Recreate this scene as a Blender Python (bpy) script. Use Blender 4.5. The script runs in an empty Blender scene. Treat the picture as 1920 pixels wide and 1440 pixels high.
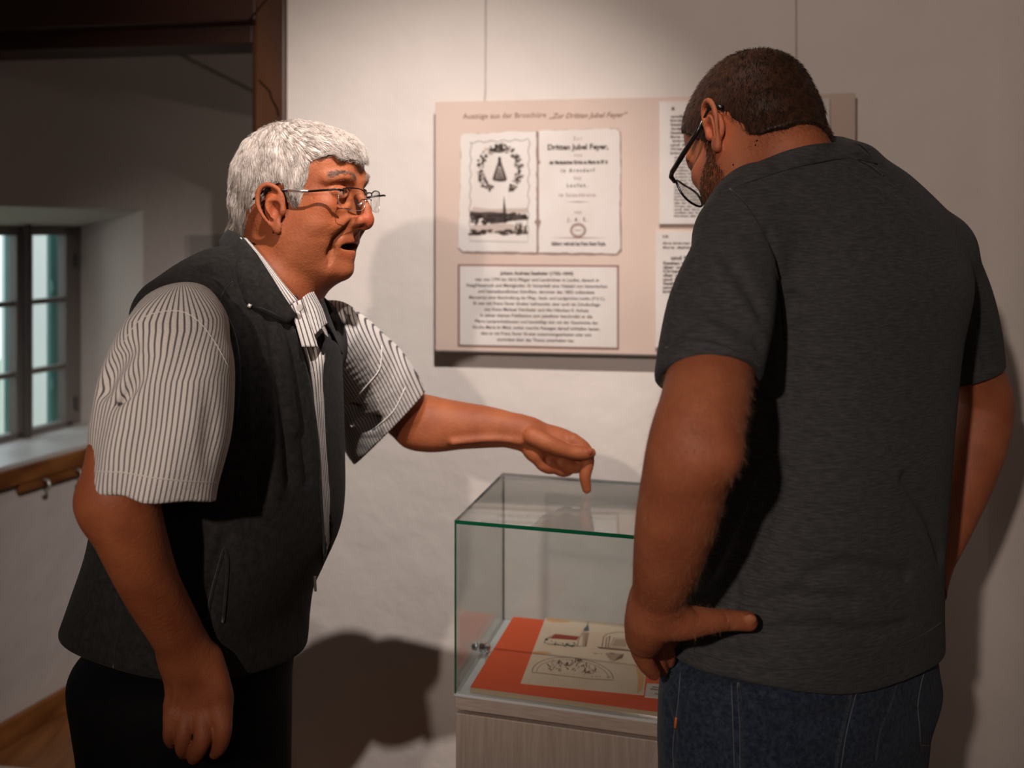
import bpy, bmesh, math, random
import numpy as np
from mathutils import Vector, Matrix
from mathutils.bvhtree import BVHTree

# ------------------------------------------------------------------ camera, light, exposure
SC = bpy.context.scene
COL = SC.collection
F = 1710.0                     # focal length in pixels of the 1920 x 1440 frame
CX, HY, CH = 960.0, 430.0, 1.55  # principal column, horizon row, eye height

cam_data = bpy.data.cameras.new('camera')
cam = bpy.data.objects.new('camera', cam_data)
COL.objects.link(cam)
cam.location = (0, 0, CH)
cam.rotation_euler = (math.radians(90), 0, 0)
cam_data.sensor_width = 36.0
cam_data.lens = 36.0 * F / 1920.0
cam_data.shift_y = -(720.0 - HY) / 1920.0
cam_data.clip_start = 0.05
cam_data.dof.use_dof = True
cam_data.dof.focus_distance = 1.24
cam_data.dof.aperture_fstop = 3.2
SC.camera = cam

SC.view_settings.view_transform = 'Standard'
SC.view_settings.look = 'None'
SC.view_settings.exposure = 0.0
SC.view_settings.gamma = 1.0
SC.view_settings.use_curve_mapping = False

world = bpy.data.worlds.new('daylight')
SC.world = world
world.use_nodes = True
wn = world.node_tree.nodes
wbg = wn['Background']
wbg.inputs['Color'].default_value = (0.80, 0.93, 1.0, 1)
wbg.inputs['Strength'].default_value = 2.5


def look_rot(src, dst):
    d = Vector(dst) - Vector(src)
    return d.to_track_quat('-Z', 'Y').to_euler()


def spot(name, loc, aim, power, angle, blend, radius, color):
    l = bpy.data.lights.new(name, 'SPOT')
    l.energy = power
    l.spot_size = math.radians(angle)
    l.spot_blend = blend
    l.shadow_soft_size = radius
    l.color = color
    o = bpy.data.objects.new(name, l)
    o.location = loc
    o.rotation_euler = look_rot(loc, aim)
    COL.objects.link(o)
    return o


def area(name, loc, aim, power, sx, sy, color):
    l = bpy.data.lights.new(name, 'AREA')
    l.shape = 'RECTANGLE'
    l.size = sx
    l.size_y = sy
    l.energy = power
    l.color = color
    o = bpy.data.objects.new(name, l)
    o.location = loc
    o.rotation_euler = look_rot(loc, aim)
    COL.objects.link(o)
    return o


# ceiling spot aimed at the exhibition wall, and a second one behind the camera
spot('ceiling_spot', (0.06, 0.62, 2.55), (-0.24, 2.28, 1.22), 172, 58, 0.9, 0.016, (1.0, 0.90, 0.835))
spot('ceiling_spot_rear', (-0.62, -0.88, 2.08), (0.33, 2.2, 1.58), 108, 60, 0.7, 0.03, (1.0, 0.84, 0.73))
area('ambient_fill', (1.0, -1.6, 2.5), (0.3, 1.6, 1.0), 3.5, 1.2, 0.6, (1.0, 0.90, 0.83))  # unseen area light added as soft ambient fill for the front room
area('back_room_fill', (0.6, 3.9, 2.5), (-0.9, 3.2, 1.3), 1.6, 0.6, 0.6, (1.0, 0.84, 0.74))  # unseen fill added to lift the dark walls of the back room
area('window_daylight', (-2.25, 3.05, 1.35), (-0.9, 2.4, 0.9), 1.2, 0.6, 0.8, (0.72, 0.88, 1.0))


# ------------------------------------------------------------------ small helpers
def at(px, py, Y):
    return np.array([(px - CX) * Y / F, Y, CH - (py - HY) * Y / F])


def tag(o, label=None, cat=None, group=None, kind=None):
    if label: o['label'] = label
    if cat: o['category'] = cat
    if group: o['group'] = group
    if kind: o['kind'] = kind
    return o


def link(name, me, mat=None, parent=None, smooth=False):
    o = bpy.data.objects.new(name, me)
    COL.objects.link(o)
    if mat is not None and len(me.materials) == 0:
        me.materials.append(mat)
    if parent is not None:
        o.parent = parent
        o.matrix_parent_inverse = parent.matrix_world.inverted()
    if smooth:
        me.polygons.foreach_set('use_smooth', [True] * len(me.polygons))
    return o


def empty(name, loc):
    o = bpy.data.objects.new(name, None)
    o.location = loc
    o.empty_display_size = 0.05
    COL.objects.link(o)
    o.matrix_world = Matrix.Translation(Vector(loc))
    return o


class MB:
    """collects shapes and links them as one mesh object"""
    def __init__(self):
        self.v, self.f, self.mi = [], [], []

    def add(self, vs, fs, mi=0):
        b = len(self.v)
        self.v += [tuple(float(c) for c in v) for v in vs]
        self.f += [tuple(b + i for i in f) for f in fs]
        self.mi += [mi] * len(fs)
        return self

    def box(self, o, ex, ey, ez, mi=0):
        """corner o and three edge vectors"""
        o, ex, ey, ez = map(np.array, (o, ex, ey, ez))
        vs = [o, o + ex, o + ex + ey, o + ey, o + ez, o + ex + ez, o + ex + ey + ez, o + ey + ez]
        fs = [(0, 3, 2, 1), (4, 5, 6, 7), (0, 1, 5, 4), (1, 2, 6, 5), (2, 3, 7, 6), (3, 0, 4, 7)]
        return self.add(vs, fs, mi)

    def tube(self, pts, rad, n=8, mi=0, cap=True):
        pts = [np.array(p, float) for p in pts]
        m = len(pts)
        rad = [rad] * m if np.isscalar(rad) else list(rad)
        vs, fs = [], []
        up = np.array([0.0, 0.0, 1.0])
        prev = None
        for i in range(m):
            d = pts[min(i + 1, m - 1)] - pts[max(i - 1, 0)]
            d = d / (np.linalg.norm(d) + 1e-12)
            if prev is None:
                a = np.cross(d, up)
                if np.linalg.norm(a) < 1e-3: a = np.cross(d, [1.0, 0, 0])
            else:
                a = prev - d * np.dot(prev, d)
            a = a / (np.linalg.norm(a) + 1e-12)
            prev = a
            b = np.cross(d, a)
            for k in range(n):
                t = 2 * math.pi * k / n
                vs.append(pts[i] + rad[i] * (math.cos(t) * a + math.sin(t) * b))
        for i in range(m - 1):
            for k in range(n):
                k2 = (k + 1) % n
                fs.append((i * n + k, i * n + k2, (i + 1) * n + k2, (i + 1) * n + k))
        if cap:
            fs.append(tuple(range(n))[::-1])
            fs.append(tuple((m - 1) * n + k for k in range(n)))
        return self.add(vs, fs, mi)

    def build(self, name, mat, parent=None, smooth=False, bevel=0):
        me = bpy.data.meshes.new(name)
        me.from_pydata(self.v, [], self.f)
        mats = mat if isinstance(mat, (list, tuple)) else [mat]
        for m in mats: me.materials.append(m)
        if len(mats) > 1: me.polygons.foreach_set('material_index', self.mi)
        me.update()
        o = link(name, me, None, parent, smooth)
        if bevel:
            md = o.modifiers.new('bevel', 'BEVEL')
            md.width = bevel
            md.segments = 2
            md.limit_method = 'ANGLE'
        return o


# ------------------------------------------------------------------ materials
def new_mat(name, color=(0.5, 0.5, 0.5), rough=0.6, metal=0.0, spec=0.5):
    m = bpy.data.materials.new(name)
    m.use_nodes = True
    b = m.node_tree.nodes['Principled BSDF']
    b.inputs['Base Color'].default_value = (*color, 1)
    b.inputs['Roughness'].default_value = rough
    b.inputs['Metallic'].default_value = metal
    b.inputs['Specular IOR Level'].default_value = spec
    return m


class NT:
    def __init__(self, m):
        self.t = m.node_tree
        self.b = self.t.nodes['Principled BSDF']

    def n(self, kind, **kw):
        nd = self.t.nodes.new(kind)
        for k, v in kw.items():
            if k.startswith('_'):
                setattr(nd, k[1:], v)
            else:
                nd.inputs[k.replace('__', ' ')].default_value = v
        return nd

    def l(self, a, b):
        self.t.links.new(a, b)


def add_noise(m, scale=30, detail=6, amount=0.3, color2=None, bump=0.0, bscale=None, bdist=0.002, stretch=None, lo=0.35, hi=0.65):
    T = NT(m)
    tc = T.n('ShaderNodeTexCoord')
    src = tc.outputs['Object']
    if stretch:
        mp = T.n('ShaderNodeMapping')
        mp.inputs['Scale'].default_value = stretch
        T.l(src, mp.inputs['Vector'])
        src = mp.outputs['Vector']
    nz = T.n('ShaderNodeTexNoise', Scale=scale, Detail=detail)
    T.l(src, nz.inputs['Vector'])
    if color2 is not None:
        rp = T.n('ShaderNodeValToRGB')
        rp.color_ramp.elements[0].position = lo
        rp.color_ramp.elements[1].position = hi
        rp.color_ramp.elements[0].color = tuple(T.b.inputs['Base Color'].default_value)
        rp.color_ramp.elements[1].color = (*color2, 1)
        T.l(nz.outputs['Fac'], rp.inputs['Fac'])
        T.l(rp.outputs['Color'], T.b.inputs['Base Color'])
    if bump:
        n2 = nz
        if bscale:
            n2 = T.n('ShaderNodeTexNoise', Scale=bscale, Detail=8)
            T.l(src, n2.inputs['Vector'])
        bp = T.n('ShaderNodeBump', Strength=bump, Distance=bdist)
        T.l(n2.outputs['Fac'], bp.inputs['Height'])
        T.l(bp.outputs['Normal'], T.b.inputs['Normal'])
    return T


M = {}
M['plaster'] = new_mat('plaster', (0.68, 0.62, 0.58), 0.85, spec=0.2)
T = add_noise(M['plaster'], 3.0, 5, color2=(0.62, 0.56, 0.525), lo=0.3, hi=0.75)
tc = T.n('ShaderNodeTexCoord')
n1 = T.n('ShaderNodeTexNoise', Scale=5.0, Detail=9, Roughness=0.52)
n2 = T.n('ShaderNodeTexVoronoi', Scale=14.0)
n2.feature = 'SMOOTH_F1'
mx = T.n('ShaderNodeMath', _operation='MULTIPLY_ADD')
mx.inputs[1].default_value = 0.12
T.l(tc.outputs['Object'], n1.inputs['Vector']); T.l(tc.outputs['Object'], n2.inputs['Vector'])
T.l(n2.outputs['Distance'], mx.inputs[0]); T.l(n1.outputs['Fac'], mx.inputs[2])
bp = T.n('ShaderNodeBump', Strength=0.55, Distance=0.022)
T.l(mx.outputs[0], bp.inputs['Height']); T.l(bp.outputs['Normal'], T.b.inputs['Normal'])
M['wood_dark'] = new_mat('dark_stained_wood', (0.028, 0.0085, 0.003), 0.42)
add_noise(M['wood_dark'], 5, 8, color2=(0.125, 0.043, 0.011), bump=0.25, bscale=30, stretch=(1, 1, 0.25), lo=0.3, hi=0.8)
M['wood_beam'] = new_mat('dark_beam_wood', (0.024, 0.006, 0.003), 0.45)
add_noise(M['wood_beam'], 5, 8, color2=(0.065, 0.016, 0.006), bump=0.25, bscale=30, stretch=(0.25, 1, 1), lo=0.3, hi=0.8)
M['wood_sill'] = new_mat('brown_shelf_wood', (0.16, 0.05, 0.014), 0.5)
add_noise(M['wood_sill'], 6, 8, color2=(0.34, 0.13, 0.035), stretch=(3, 0.4, 3))
M['floor'] = new_mat('floor_boards', (0.20, 0.075, 0.025), 0.35)
T = add_noise(M['floor'], 6, 8, color2=(0.33, 0.14, 0.05), stretch=(4, 0.5, 1))
M['ceil'] = new_mat('ceiling_paint', (0.60, 0.56, 0.53), 0.9)
M['winframe'] = new_mat('window_paint', (0.20, 0.17, 0.155), 0.5)
M['glass_pane'] = bpy.data.materials.new('clear_glass')
M['hook'] = new_mat('white_metal_hook', (0.7, 0.68, 0.65), 0.3, 0.6)


def glass_material(m, tint, rough=0.0, ior=1.5):
    m.use_nodes = True
    t = m.node_tree
    t.nodes.clear()
    out = t.nodes.new('ShaderNodeOutputMaterial')
    mix = t.nodes.new('ShaderNodeMixShader')
    tr = t.nodes.new('ShaderNodeBsdfTransparent')
    gl = t.nodes.new('ShaderNodeBsdfGlossy')
    fr = t.nodes.new('ShaderNodeFresnel')
    geo = t.nodes.new('ShaderNodeNewGeometry')
    mi = t.nodes.new('ShaderNodeMix')
    mi.inputs[2].default_value = ior
    mi.inputs[3].default_value = 1.0 / ior
    t.links.new(geo.outputs['Backfacing'], mi.inputs[0])
    t.links.new(mi.outputs[0], fr.inputs['IOR'])
    tr.inputs['Color'].default_value = (*tint, 1)
    gl.inputs['Roughness'].default_value = rough
    t.links.new(fr.outputs[0], mix.inputs[0])
    t.links.new(tr.outputs[0], mix.inputs[1])
    t.links.new(gl.outputs[0], mix.inputs[2])
    t.links.new(mix.outputs[0], out.inputs[0])


glass_material(M['glass_pane'], (0.90, 0.915, 0.91), ior=1.52)
M['window_glass'] = bpy.data.materials.new('window_glass')
glass_material(M['window_glass'], (0.98, 0.99, 0.985), ior=1.45)
M['lens'] = bpy.data.materials.new('spectacle_lens')
glass_material(M['lens'], (0.97, 0.97, 0.96), ior=1.35)
M['glass_edge'] = new_mat('green_glass_edge', (0.004, 0.10, 0.045), 0.12)
M['glass_edge'].node_tree.nodes['Principled BSDF'].inputs['Transmission Weight'].default_value = 0.25
M['oak'] = new_mat('limed_oak_veneer', (0.33, 0.25, 0.205), 0.55)
add_noise(M['oak'], 30, 8, color2=(0.42, 0.335, 0.28), bump=0.1, stretch=(6, 6, 0.35), lo=0.3, hi=0.7)
M['oak_h'] = new_mat('limed_oak_edge', (0.34, 0.26, 0.215), 0.5)
add_noise(M['oak_h'], 30, 8, color2=(0.44, 0.35, 0.295), stretch=(0.6, 3, 12), lo=0.3, hi=0.7)
M['chrome'] = new_mat('chrome', (0.75, 0.75, 0.76), 0.15, 1.0)
M['panel'] = new_mat('panel_print_board', (0.56, 0.435, 0.375), 0.7, spec=0.25)
add_noise(M['panel'], 4, 3, color2=(0.51, 0.395, 0.34))
M['panel_edge'] = new_mat('panel_dark_edge', (0.10, 0.085, 0.075), 0.6)
M['paper'] = new_mat('white_print', (0.62, 0.575, 0.55), 0.7, spec=0.25)
add_noise(M['paper'], 9, 4, color2=(0.57, 0.515, 0.485))
M['ink'] = new_mat('printed_ink', (0.05, 0.032, 0.028), 0.8, spec=0.2)
M['ink_soft'] = new_mat('printed_ink_brown', (0.22, 0.125, 0.10), 0.8, spec=0.2)
M['ink_grey'] = new_mat('printed_ink_grey', (0.16, 0.13, 0.12), 0.8, spec=0.2)
M['red_card'] = new_mat('orange_red_card', (0.72, 0.105, 0.035), 0.65, spec=0.3)
M['card_edge'] = new_mat('card_edge', (0.55, 0.40, 0.28), 0.7)
M['old_paper'] = new_mat('aged_drawing_paper', (0.66, 0.50, 0.37), 0.75, spec=0.2)
add_noise(M['old_paper'], 10, 6, color2=(0.70, 0.57, 0.45))
M['stain'] = new_mat('orange_stain', (0.66, 0.36, 0.17), 0.75)
M['sketch'] = new_mat('sepia_line', (0.20, 0.11, 0.075), 0.8)
M['sketch_l'] = new_mat('sepia_wash', (0.42, 0.29, 0.21), 0.8)
M['sketch_b'] = new_mat('blue_grey_wash', (0.10, 0.12, 0.13), 0.8)
M['sketch_r'] = new_mat('red_roof_wash', (0.30, 0.045, 0.025), 0.8)
M['leaf_ink'] = M['ink_grey']
# ------------------------------------------------------------------ the exhibition wall and room shell
WO = np.array([0.0, 2.25, 0.0])
WS = np.array([0.989, -0.148, 0.0]); WS = WS / np.linalg.norm(WS)   # along the wall, to the right
WN = np.array([-0.148, -0.989, 0.0]); WN = WN / np.linalg.norm(WN)  # out of the wall, towards the camera
UP = np.array([0.0, 0.0, 1.0])


def ray(px, py):
    return np.array([(px - CX) / F, 1.0, -(py - HY) / F])


def on_wall(px, py, off=0.0):
    """(s, z) in the wall's own axes of what a pixel sees on the plane 'off' in front of the wall"""
    d = ray(px, py)
    c = np.array([0, 0, CH])
    p0 = WO + WN * off
    t = np.dot(p0 - c, WN) / np.dot(d, WN)
    p = c + d * t
    return np.array([np.dot(p - WO, WS), p[2]])


def W(s, z, off=0.0):
    return WO + WS * s + WN * off + UP * z


def on_z(px, py, z):
    d = ray(px, py)
    t = (z - CH) / d[2]
    return np.array([d[0] * t, d[1] * t, z])


def struct(o):
    o['kind'] = 'structure'
    return o


CEIL = 2.62
s_open = on_wall(533, 300)[0]      # left end of the wall, where the wooden door frame stands
s_in = on_wall(464, 300)[0]
s_corner = on_wall(1852, 300)[0]
TH = 0.16
# wall right of the opening, with fine subdivision so the plaster can undulate
def wall_grid(s0, s1, z0, z1, off, nx, nz, amp):
    rnd = random.Random(5)
    vs, fs = [], []
    for j in range(nz + 1):
        for i in range(nx + 1):
            s = s0 + (s1 - s0) * i / nx
            z = z0 + (z1 - z0) * j / nz
            w = amp * (math.sin(s * 5.1 + z * 2.3) + math.sin(z * 7.7 - s * 3.1) * 0.6 + math.sin(s * 13 + 1.7) * math.sin(z * 11) * 0.4)
            edge = min(1.0, min(i, nx - i) / 3.0)
            vs.append(W(s, z, off + w * edge - 0.0))
    for j in range(nz):
        for i in range(nx):
            a = j * (nx + 1) + i
            fs.append((a, a + 1, a + nx + 2, a + nx + 1))
    return vs, fs

mb = MB()
v, f = wall_grid(s_open - 0.01, s_corner, 0, CEIL, 0, 60, 70, 0.0016)
mb.add(v, f)
mb.box(W(s_open - 0.01, 0, -TH), WS * (s_corner + 0.5 - s_open), WN * (TH - 0.006), UP * CEIL)
struct(mb.build('wall_back', M['plaster'], smooth=True))
# header wall above the opening and the part far left
sL = on_wall(-700, 300)[0]
hz = on_wall(200, 20)[1]
struct(MB().box(W(sL - 2.0, 0, -TH), WS * (s_open - 0.012 - sL + 2.0), WN * TH, UP * 0.001).box(
    W(sL - 2.0, hz + 0.10, -TH), WS * (s_open - 0.012 - sL + 2.0), WN * (TH), UP * (CEIL - hz - 0.10)).build('wall_header', M['plaster']))
struct(MB().box(W(sL - 2.0, 0.0, -TH), WS * 2.0, WN * TH, UP * (hz + 0.10)).build('wall_left', M['plaster']))

# right wall coming towards the camera, with the softly rounded plaster corner
RC = W(s_corner, 0, 0)
rv, rf = [], []
nz = 40
dirs = [(0.0, 0), (0.04, 0.25), (0.09, 0.8), (0.2, 1), (0.6, 1), (1.4, 1), (2.6, 1), (5.2, 1)]
prof = []
p = RC.copy()
prof.append(p.copy())
last = 0.0
for dlen, bend in dirs[1:]:
    ang = math.radians(62) * bend
    dv = WS * math.cos(ang) + WN * math.sin(ang)
    p = p + dv * (dlen - last)
    last = dlen
    prof.append(p.copy())
for j in range(nz + 1):
    z = CEIL * j / nz
    for i, q in enumerate(prof):
        w = 0.006 * math.sin(z * 6 + i * 1.3) * (1 if 0 < i < len(prof) - 1 else 0)
        rv.append(q + WN * w + UP * z)
k = len(prof)
for j in range(nz):
    for i in range(k - 1):
        a = j * k + i
        rf.append((a, a + 1, a + k + 1, a + k))
struct(MB().add(rv, rf).build('wall_right', M['plaster'], smooth=True))
struct(MB().box((-4.2, -3.2, -0.1), (8.0, 0, 0), (0, 0.1, 0), (0, 0, CEIL + 0.1)).build('wall_rear', M['plaster']))
struct(MB().box((-4.2, -3.2, -0.1), (0.1, 0, 0), (0, 6.1, 0), (0, 0, CEIL + 0.1)).build('wall_side', M['plaster']))

# ---- wooden door frame round the opening
fr = MB()
p0, p1 = on_wall(478, 100, 0.02), on_wall(533, 100, 0.02)
hb = on_wall(250, 45, 0.02)[1]
ht = hb + 0.16
Z0 = 0.0
door = empty('door_frame', tuple(W(p1[0], 0, 0)))
tag(door, 'dark brown wooden door frame round the opening to the back room', 'door frame')
MB().box(W(p0[0], Z0, -TH), WS * (p1[0] - p0[0]), WN * (TH + 0.02), UP * ht).build('post', M['wood_dark'], door, bevel=0.004)
ps = on_wall(464, 100, -0.05)
MB().box(W(p0[0] - 0.035, Z0, -TH - 0.02), WS * 0.036, WN * (TH - 0.02), UP * (ht - 0.06)).build('jamb', M['wood_dark'], door, bevel=0.003)
MB().box(W(sL - 1.5, hb, -TH), WS * (p0[0] - sL + 1.5), WN * (TH + 0.018), UP * 0.17).build('lintel', M['wood_beam'], door, bevel=0.004)
hb2 = on_wall(250, 92, -0.07)[1]
MB().box(W(sL - 1.5, hb2, -TH - 0.02), WS * (p0[0] - 0.035 - sL + 1.5), WN * (TH - 0.02), UP * (hb - hb2 + 0.04)).build('lintel_lining', M['wood_beam'], door, bevel=0.003)
CRK = new_mat('wood_crack', (0.004, 0.002, 0.001), 0.9, spec=0.0)
# split running down the post and the mitre line at its top
cr = [(486, 150), (492, 158), (499, 164), (506, 172), (508, 182), (513, 192), (520, 205), (522, 218)]
MB().tube([W(*on_wall(x, y, 0.021), 0.0205) for x, y in cr], 0.0022, 6).build('crack', CRK, door)
MB().tube([W(*on_wall(x, y, 0.021), 0.0205) for x, y in [(466, 40), (480, 22), (497, 2), (520, -25)]], 0.0018, 6).build('mitre_line', CRK, door)
knot = MB()
q = on_wall(519, 80, 0.021)
knot.tube([W(q[0], q[1], 0.018), W(q[0], q[1], 0.023)], [0.004, 0.003], 10)
knot.build('nail', M['chrome'], door)

# ---- back room: window wall running away to the right
BO = np.array([-1.53, 2.73, 0.0])
BU = np.array([0.371, 0.928, 0.0]); BU /= np.linalg.norm(BU)
BN = np.array([-0.928, 0.371, 0.0]); BN /= np.linalg.norm(BN)   # outwards


def on_b(px, py, n=0.0):
    d = ray(px, py); c = np.array([0, 0, CH]); p0 = BO + BN * n
    t = np.dot(p0 - c, BN) / np.dot(d, BN)
    p = c + d * t
    return np.dot(p - BO, BU), p[2]


def B(u, z, n=0.0):
    return BO + BU * u + BN * n + UP * z


DEP = 0.27
uR = on_b(268, 500)[0]; uL = -0.2
zT = on_b(255, 393)[1]; zS = on_b(150, 838)[1]
wL = on_b(-90, 500, DEP)[0]; wR = on_b(152, 500, DEP)[0]
zWT = on_b(100, 425, DEP)[1]; zWB = on_b(100, 815, DEP)[1]
U0, U1 = -0.45, 1.95
wb = MB()
wb.box(B(U0, 0), BU * (U1 - U0), BN * 0.35, UP * zS)
wb.box(B(U0, zT), BU * (U1 - U0), BN * 0.35, UP * (CEIL - zT))
wb.box(B(U0, zS), BU * (uL - U0), BN * 0.35, UP * (zT - zS))
# splayed right reveal
def prism(mb, poly, z0, z1):
    n = len(poly)
    vs = [np.array(p) + UP * z0 for p in poly] + [np.array(p) + UP * z1 for p in poly]
    fs = [tuple(range(n))[::-1], tuple(range(n, 2 * n))] + [(i, (i + 1) % n, n + (i + 1) % n, n + i) for i in range(n)]
    mb.add(vs, fs)
prism(wb, [B(uR, 0), B(U1, 0), B(U1, 0, 0.35), B(wR, 0, 0.35), B(wR, 0, DEP)], zS, zT)
# sloped soffit down to the window head
wb.add([B(uL, zT), B(uR, zT), B(wR + 0.01, zWT, DEP), B(wL - .05, zWT, DEP), B(uL, zT + .02, .35), B(uR, zT + .02, .35), B(wR, zT + .02, .35), B(wL, zT + .02, .35)],
       [(0, 1, 2, 3), (1, 5, 6, 2), (0, 3, 7, 4), (3, 2, 6, 7)])
wb.box(B(wL - 0.1, zS, DEP), BU * (wR - wL + 0.12), BN * 0.08, UP * (zWB - zS - 0.012))
struct(wb.build('wall_window', M['plaster']))
def prism2(poly, z0, z1):
    m_ = MB(); prism(m_, poly, z0, z1); return m_
PLAN = [(-4.2, -3.2, 0), (4.0, -3.2, 0), (4.0, 5.2, 0), B(U1 + 0.1, 0, 0.35) + np.array([0, 0.3, 0]), B(U1 + 0.1, 0, 0.35), B(U0, 0, 0.35), W(sL - 2.0, 0, -TH)]
struct(prism2(PLAN, CEIL, CEIL + 0.1).build('ceiling', M['ceil']))
struct(prism2(PLAN, -0.1, 0).build('floor', M['floor']))
struct(MB().box((4.0, -3.2, -0.1), (0.1, 0, 0), (0, 8.6, 0), (0, 0, CEIL + 0.1)).build('wall_outer', M['plaster']))
# far end wall and right side of the back room
e0 = B(U1 - 0.15, 0)
struct(MB().box(e0 - np.array([0.1, -0.012, 0]), (5.2, -0.62, 0), (0.02, 0.12, 0), UP * CEIL).build('wall_far', M['plaster']))
la, lb_ = on_b(250, 54, -0.02), on_b(520, 190, -0.02)
struct(MB().add([B(la[0], la[1], 0.0), B(lb_[0], lb_[1], 0.0), B(lb_[0], CEIL, 0.0), B(la[0], CEIL, 0.0),
                 B(la[0], la[1], -0.02), B(lb_[0], lb_[1], -0.02), B(lb_[0], CEIL, -0.02), B(la[0], CEIL, -0.02)],
                [(4, 7, 6, 5), (0, 4, 5, 1), (1, 5, 6, 2), (0, 3, 7, 4)]).build('trim_1', M['plaster']))
# grey board standing in for a dark opening, behind the man's shoulder
q0 = on_b(346, 440)
rec = MB().box(B(q0[0], 0.5, -0.02), BU * 0.42, BN * 0.02, UP * (q0[1] - 0.5)).build('opening_stand_in', new_mat('grey_board', (0.40, 0.37, 0.35), 0.7), bevel=0.003)
tag(rec, 'grey board standing in for a dark opening in the back room wall', 'board')
# skirting
bs = MB().box(B(U0, 0, -0.02), BU * (U1 - U0), BN * 0.02, UP * 0.075)
struct(bs.build('baseboard_left', M['wood_sill'], bevel=0.003))
struct(MB().box(e0 + np.array([0, -0.02, 0]), (2.9, -0.35, 0), (0.0, 0.02, 0), UP * 0.075).build('baseboard_far', M['wood_sill']))

# the window: two casements of three panes
win = empty('window_1', tuple(B(wL, zWB, DEP)))
struct(win)
fw = 0.032
MB().box(B(wL, zWB - 0.03, DEP), BU * 0.04, BN * 0.05, UP * (zWT - zWB + 0.05)) \
    .box(B(wR - 0.045, zWB - 0.03, DEP), BU * 0.045, BN * 0.05, UP * (zWT - zWB + 0.05)) \
    .box(B(wL, zWB - 0.035, DEP), BU * (wR - wL), BN * 0.05, UP * 0.035) \
    .box(B(wL, zWT - 0.01, DEP), BU * (wR - wL), BN * 0.05, UP * 0.03).build('window_frame', M['winframe'], win, bevel=0.003)
um = on_b(42, 600, DEP)[0]
zb1, zb2 = on_b(100, 563, DEP)[1], on_b(100, 690, DEP)[1]
for (a, b) in ((wL + 0.04, um), (um, wR - 0.045)):
    cs = MB()
    cs.box(B(a, zWB, DEP - 0.012), BU * fw, BN * 0.04, UP * (zWT - zWB))
    cs.box(B(b - fw, zWB, DEP - 0.012), BU * fw, BN * 0.04, UP * (zWT - zWB))
    cs.box(B(a, zWB, DEP - 0.012), BU * (b - a), BN * 0.04, UP * 0.04)
    cs.box(B(a, zWT - 0.03, DEP - 0.012), BU * (b - a), BN * 0.04, UP * 0.03)
    for zb in (zb1, zb2):
        cs.box(B(a, zb - 0.009, DEP - 0.006), BU * (b - a), BN * 0.028, UP * 0.018)
    c = cs.build('casement', M['winframe'], win, bevel=0.002)
    MB().box(B(a + fw, zWB + 0.03, DEP + 0.008), BU * (b - a - 2 * fw), BN * 0.004, UP * (zWT - zWB - 0.05)).build('pane', M['window_glass'], win)
bar = MB().tube([B(um, zWB - 0.03, DEP - 0.022), B(um, zWT + 0.02, DEP - 0.022)], 0.012, 10)
bar.build('espagnolette_bar', M['panel_edge'], win)
for zz in (on_b(150, 487, DEP)[1], on_b(150, 752, DEP)[1]):
    MB().tube([B(wR - 0.03, zz - 0.022, DEP - 0.012), B(wR - 0.03, zz + 0.022, DEP - 0.012)], 0.009, 8).build('hinge', M['panel_edge'], win)
# sill board: plaster top, wooden edge with a hook rail under it
struct(MB().box(B(uL, zS - 0.006, -0.012), BU * (uR - uL), BN * (DEP + 0.02), UP * 0.014).build('trim_2', new_mat('sill_paint', (0.62, 0.60, 0.58), 0.4)))
rail = empty('coat_rail', tuple(B(0.0, zS - 0.08, -0.03)))
tag(rail, 'brown wooden coat rail with hooks under the window sill', 'coat rail')
MB().box(B(-0.9, zS - 0.055, -0.03), BU * 1.55, BN * 0.03, UP * 0.05).build('rail_board', M['wood_sill'], rail, bevel=0.003)
MB().box(B(on_b(28, 900)[0], zS - 0.085, -0.024), BU * 0.62, BN * 0.022, UP * 0.032).build('hook_board', M['wood_sill'], rail, bevel=0.003)
for px in (68, 130):
    u = on_b(px, 900)[0]
    z = zS - 0.06
    MB().tube([B(u, z, -0.03), B(u, z - 0.004, -0.052), B(u, z - 0.022, -0.058), B(u, z - 0.034, -0.048), B(u, z - 0.034, -0.038)],
              [0.005, 0.0045, 0.0045, 0.0045, 0.006], 8).build('hook', M['hook'], rail, smooth=True)

# outside: shutters, sunlit house wall, shrubs and ground
OUT = empty('shutter', tuple(B(wR, zWB, 0.42)))
tag(OUT, 'teal green board shutter folded open outside the window', 'shutter')
teal = new_mat('teal_shutter_paint', (0.05, 0.20, 0.19), 0.5)
ua = on_b(95, 600, 0.40)[0]; ub = on_b(139, 600, 0.40)[0]
sh = MB()
for i in range(3):
    w = (ub - ua) / 3
    sh.box(B(ua + i * w + 0.001, zWB - 0.05, 0.40), BU * (w - 0.003), BN * 0.022, UP * (zWT - zWB + 0.1))
sh.build('boards', teal, OUT, bevel=0.002)
for z_ in (zb1 + 0.02, zb2 - 0.1):
    MB().box(B(ua, z_, 0.39), BU * (ub - ua), BN * 0.01, UP * 0.04).build('batten', teal, OUT)
OUT2 = empty('shutter', tuple(B(um, zWB, 0.55)))
tag(OUT2, 'narrow teal shutter edge seen through the left casement', 'shutter')
uc = on_b(12, 600, 0.44)[0]; ud = on_b(34, 600, 0.44)[0]
MB().box(B(uc, zWB - 0.05, 0.43), BU * (ud - uc), BN * 0.022, UP * (zWT - zWB + 0.1)).build('boards', teal, OUT2, bevel=0.002)
hw = new_mat('white_house_wall', (0.86, 0.88, 0.90), 0.8)
u0, u1 = on_b(47, 600, 1.0)[0], on_b(150, 600, 1.0)[0]
tag(MB().box(B(u0, -0.1, 1.0), BU * (u1 - u0 + 0.5), BN * 0.15, UP * 3.2).build('outer_wall', hw), 'white sunlit outside wall seen through the right casement', 'wall')
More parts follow.
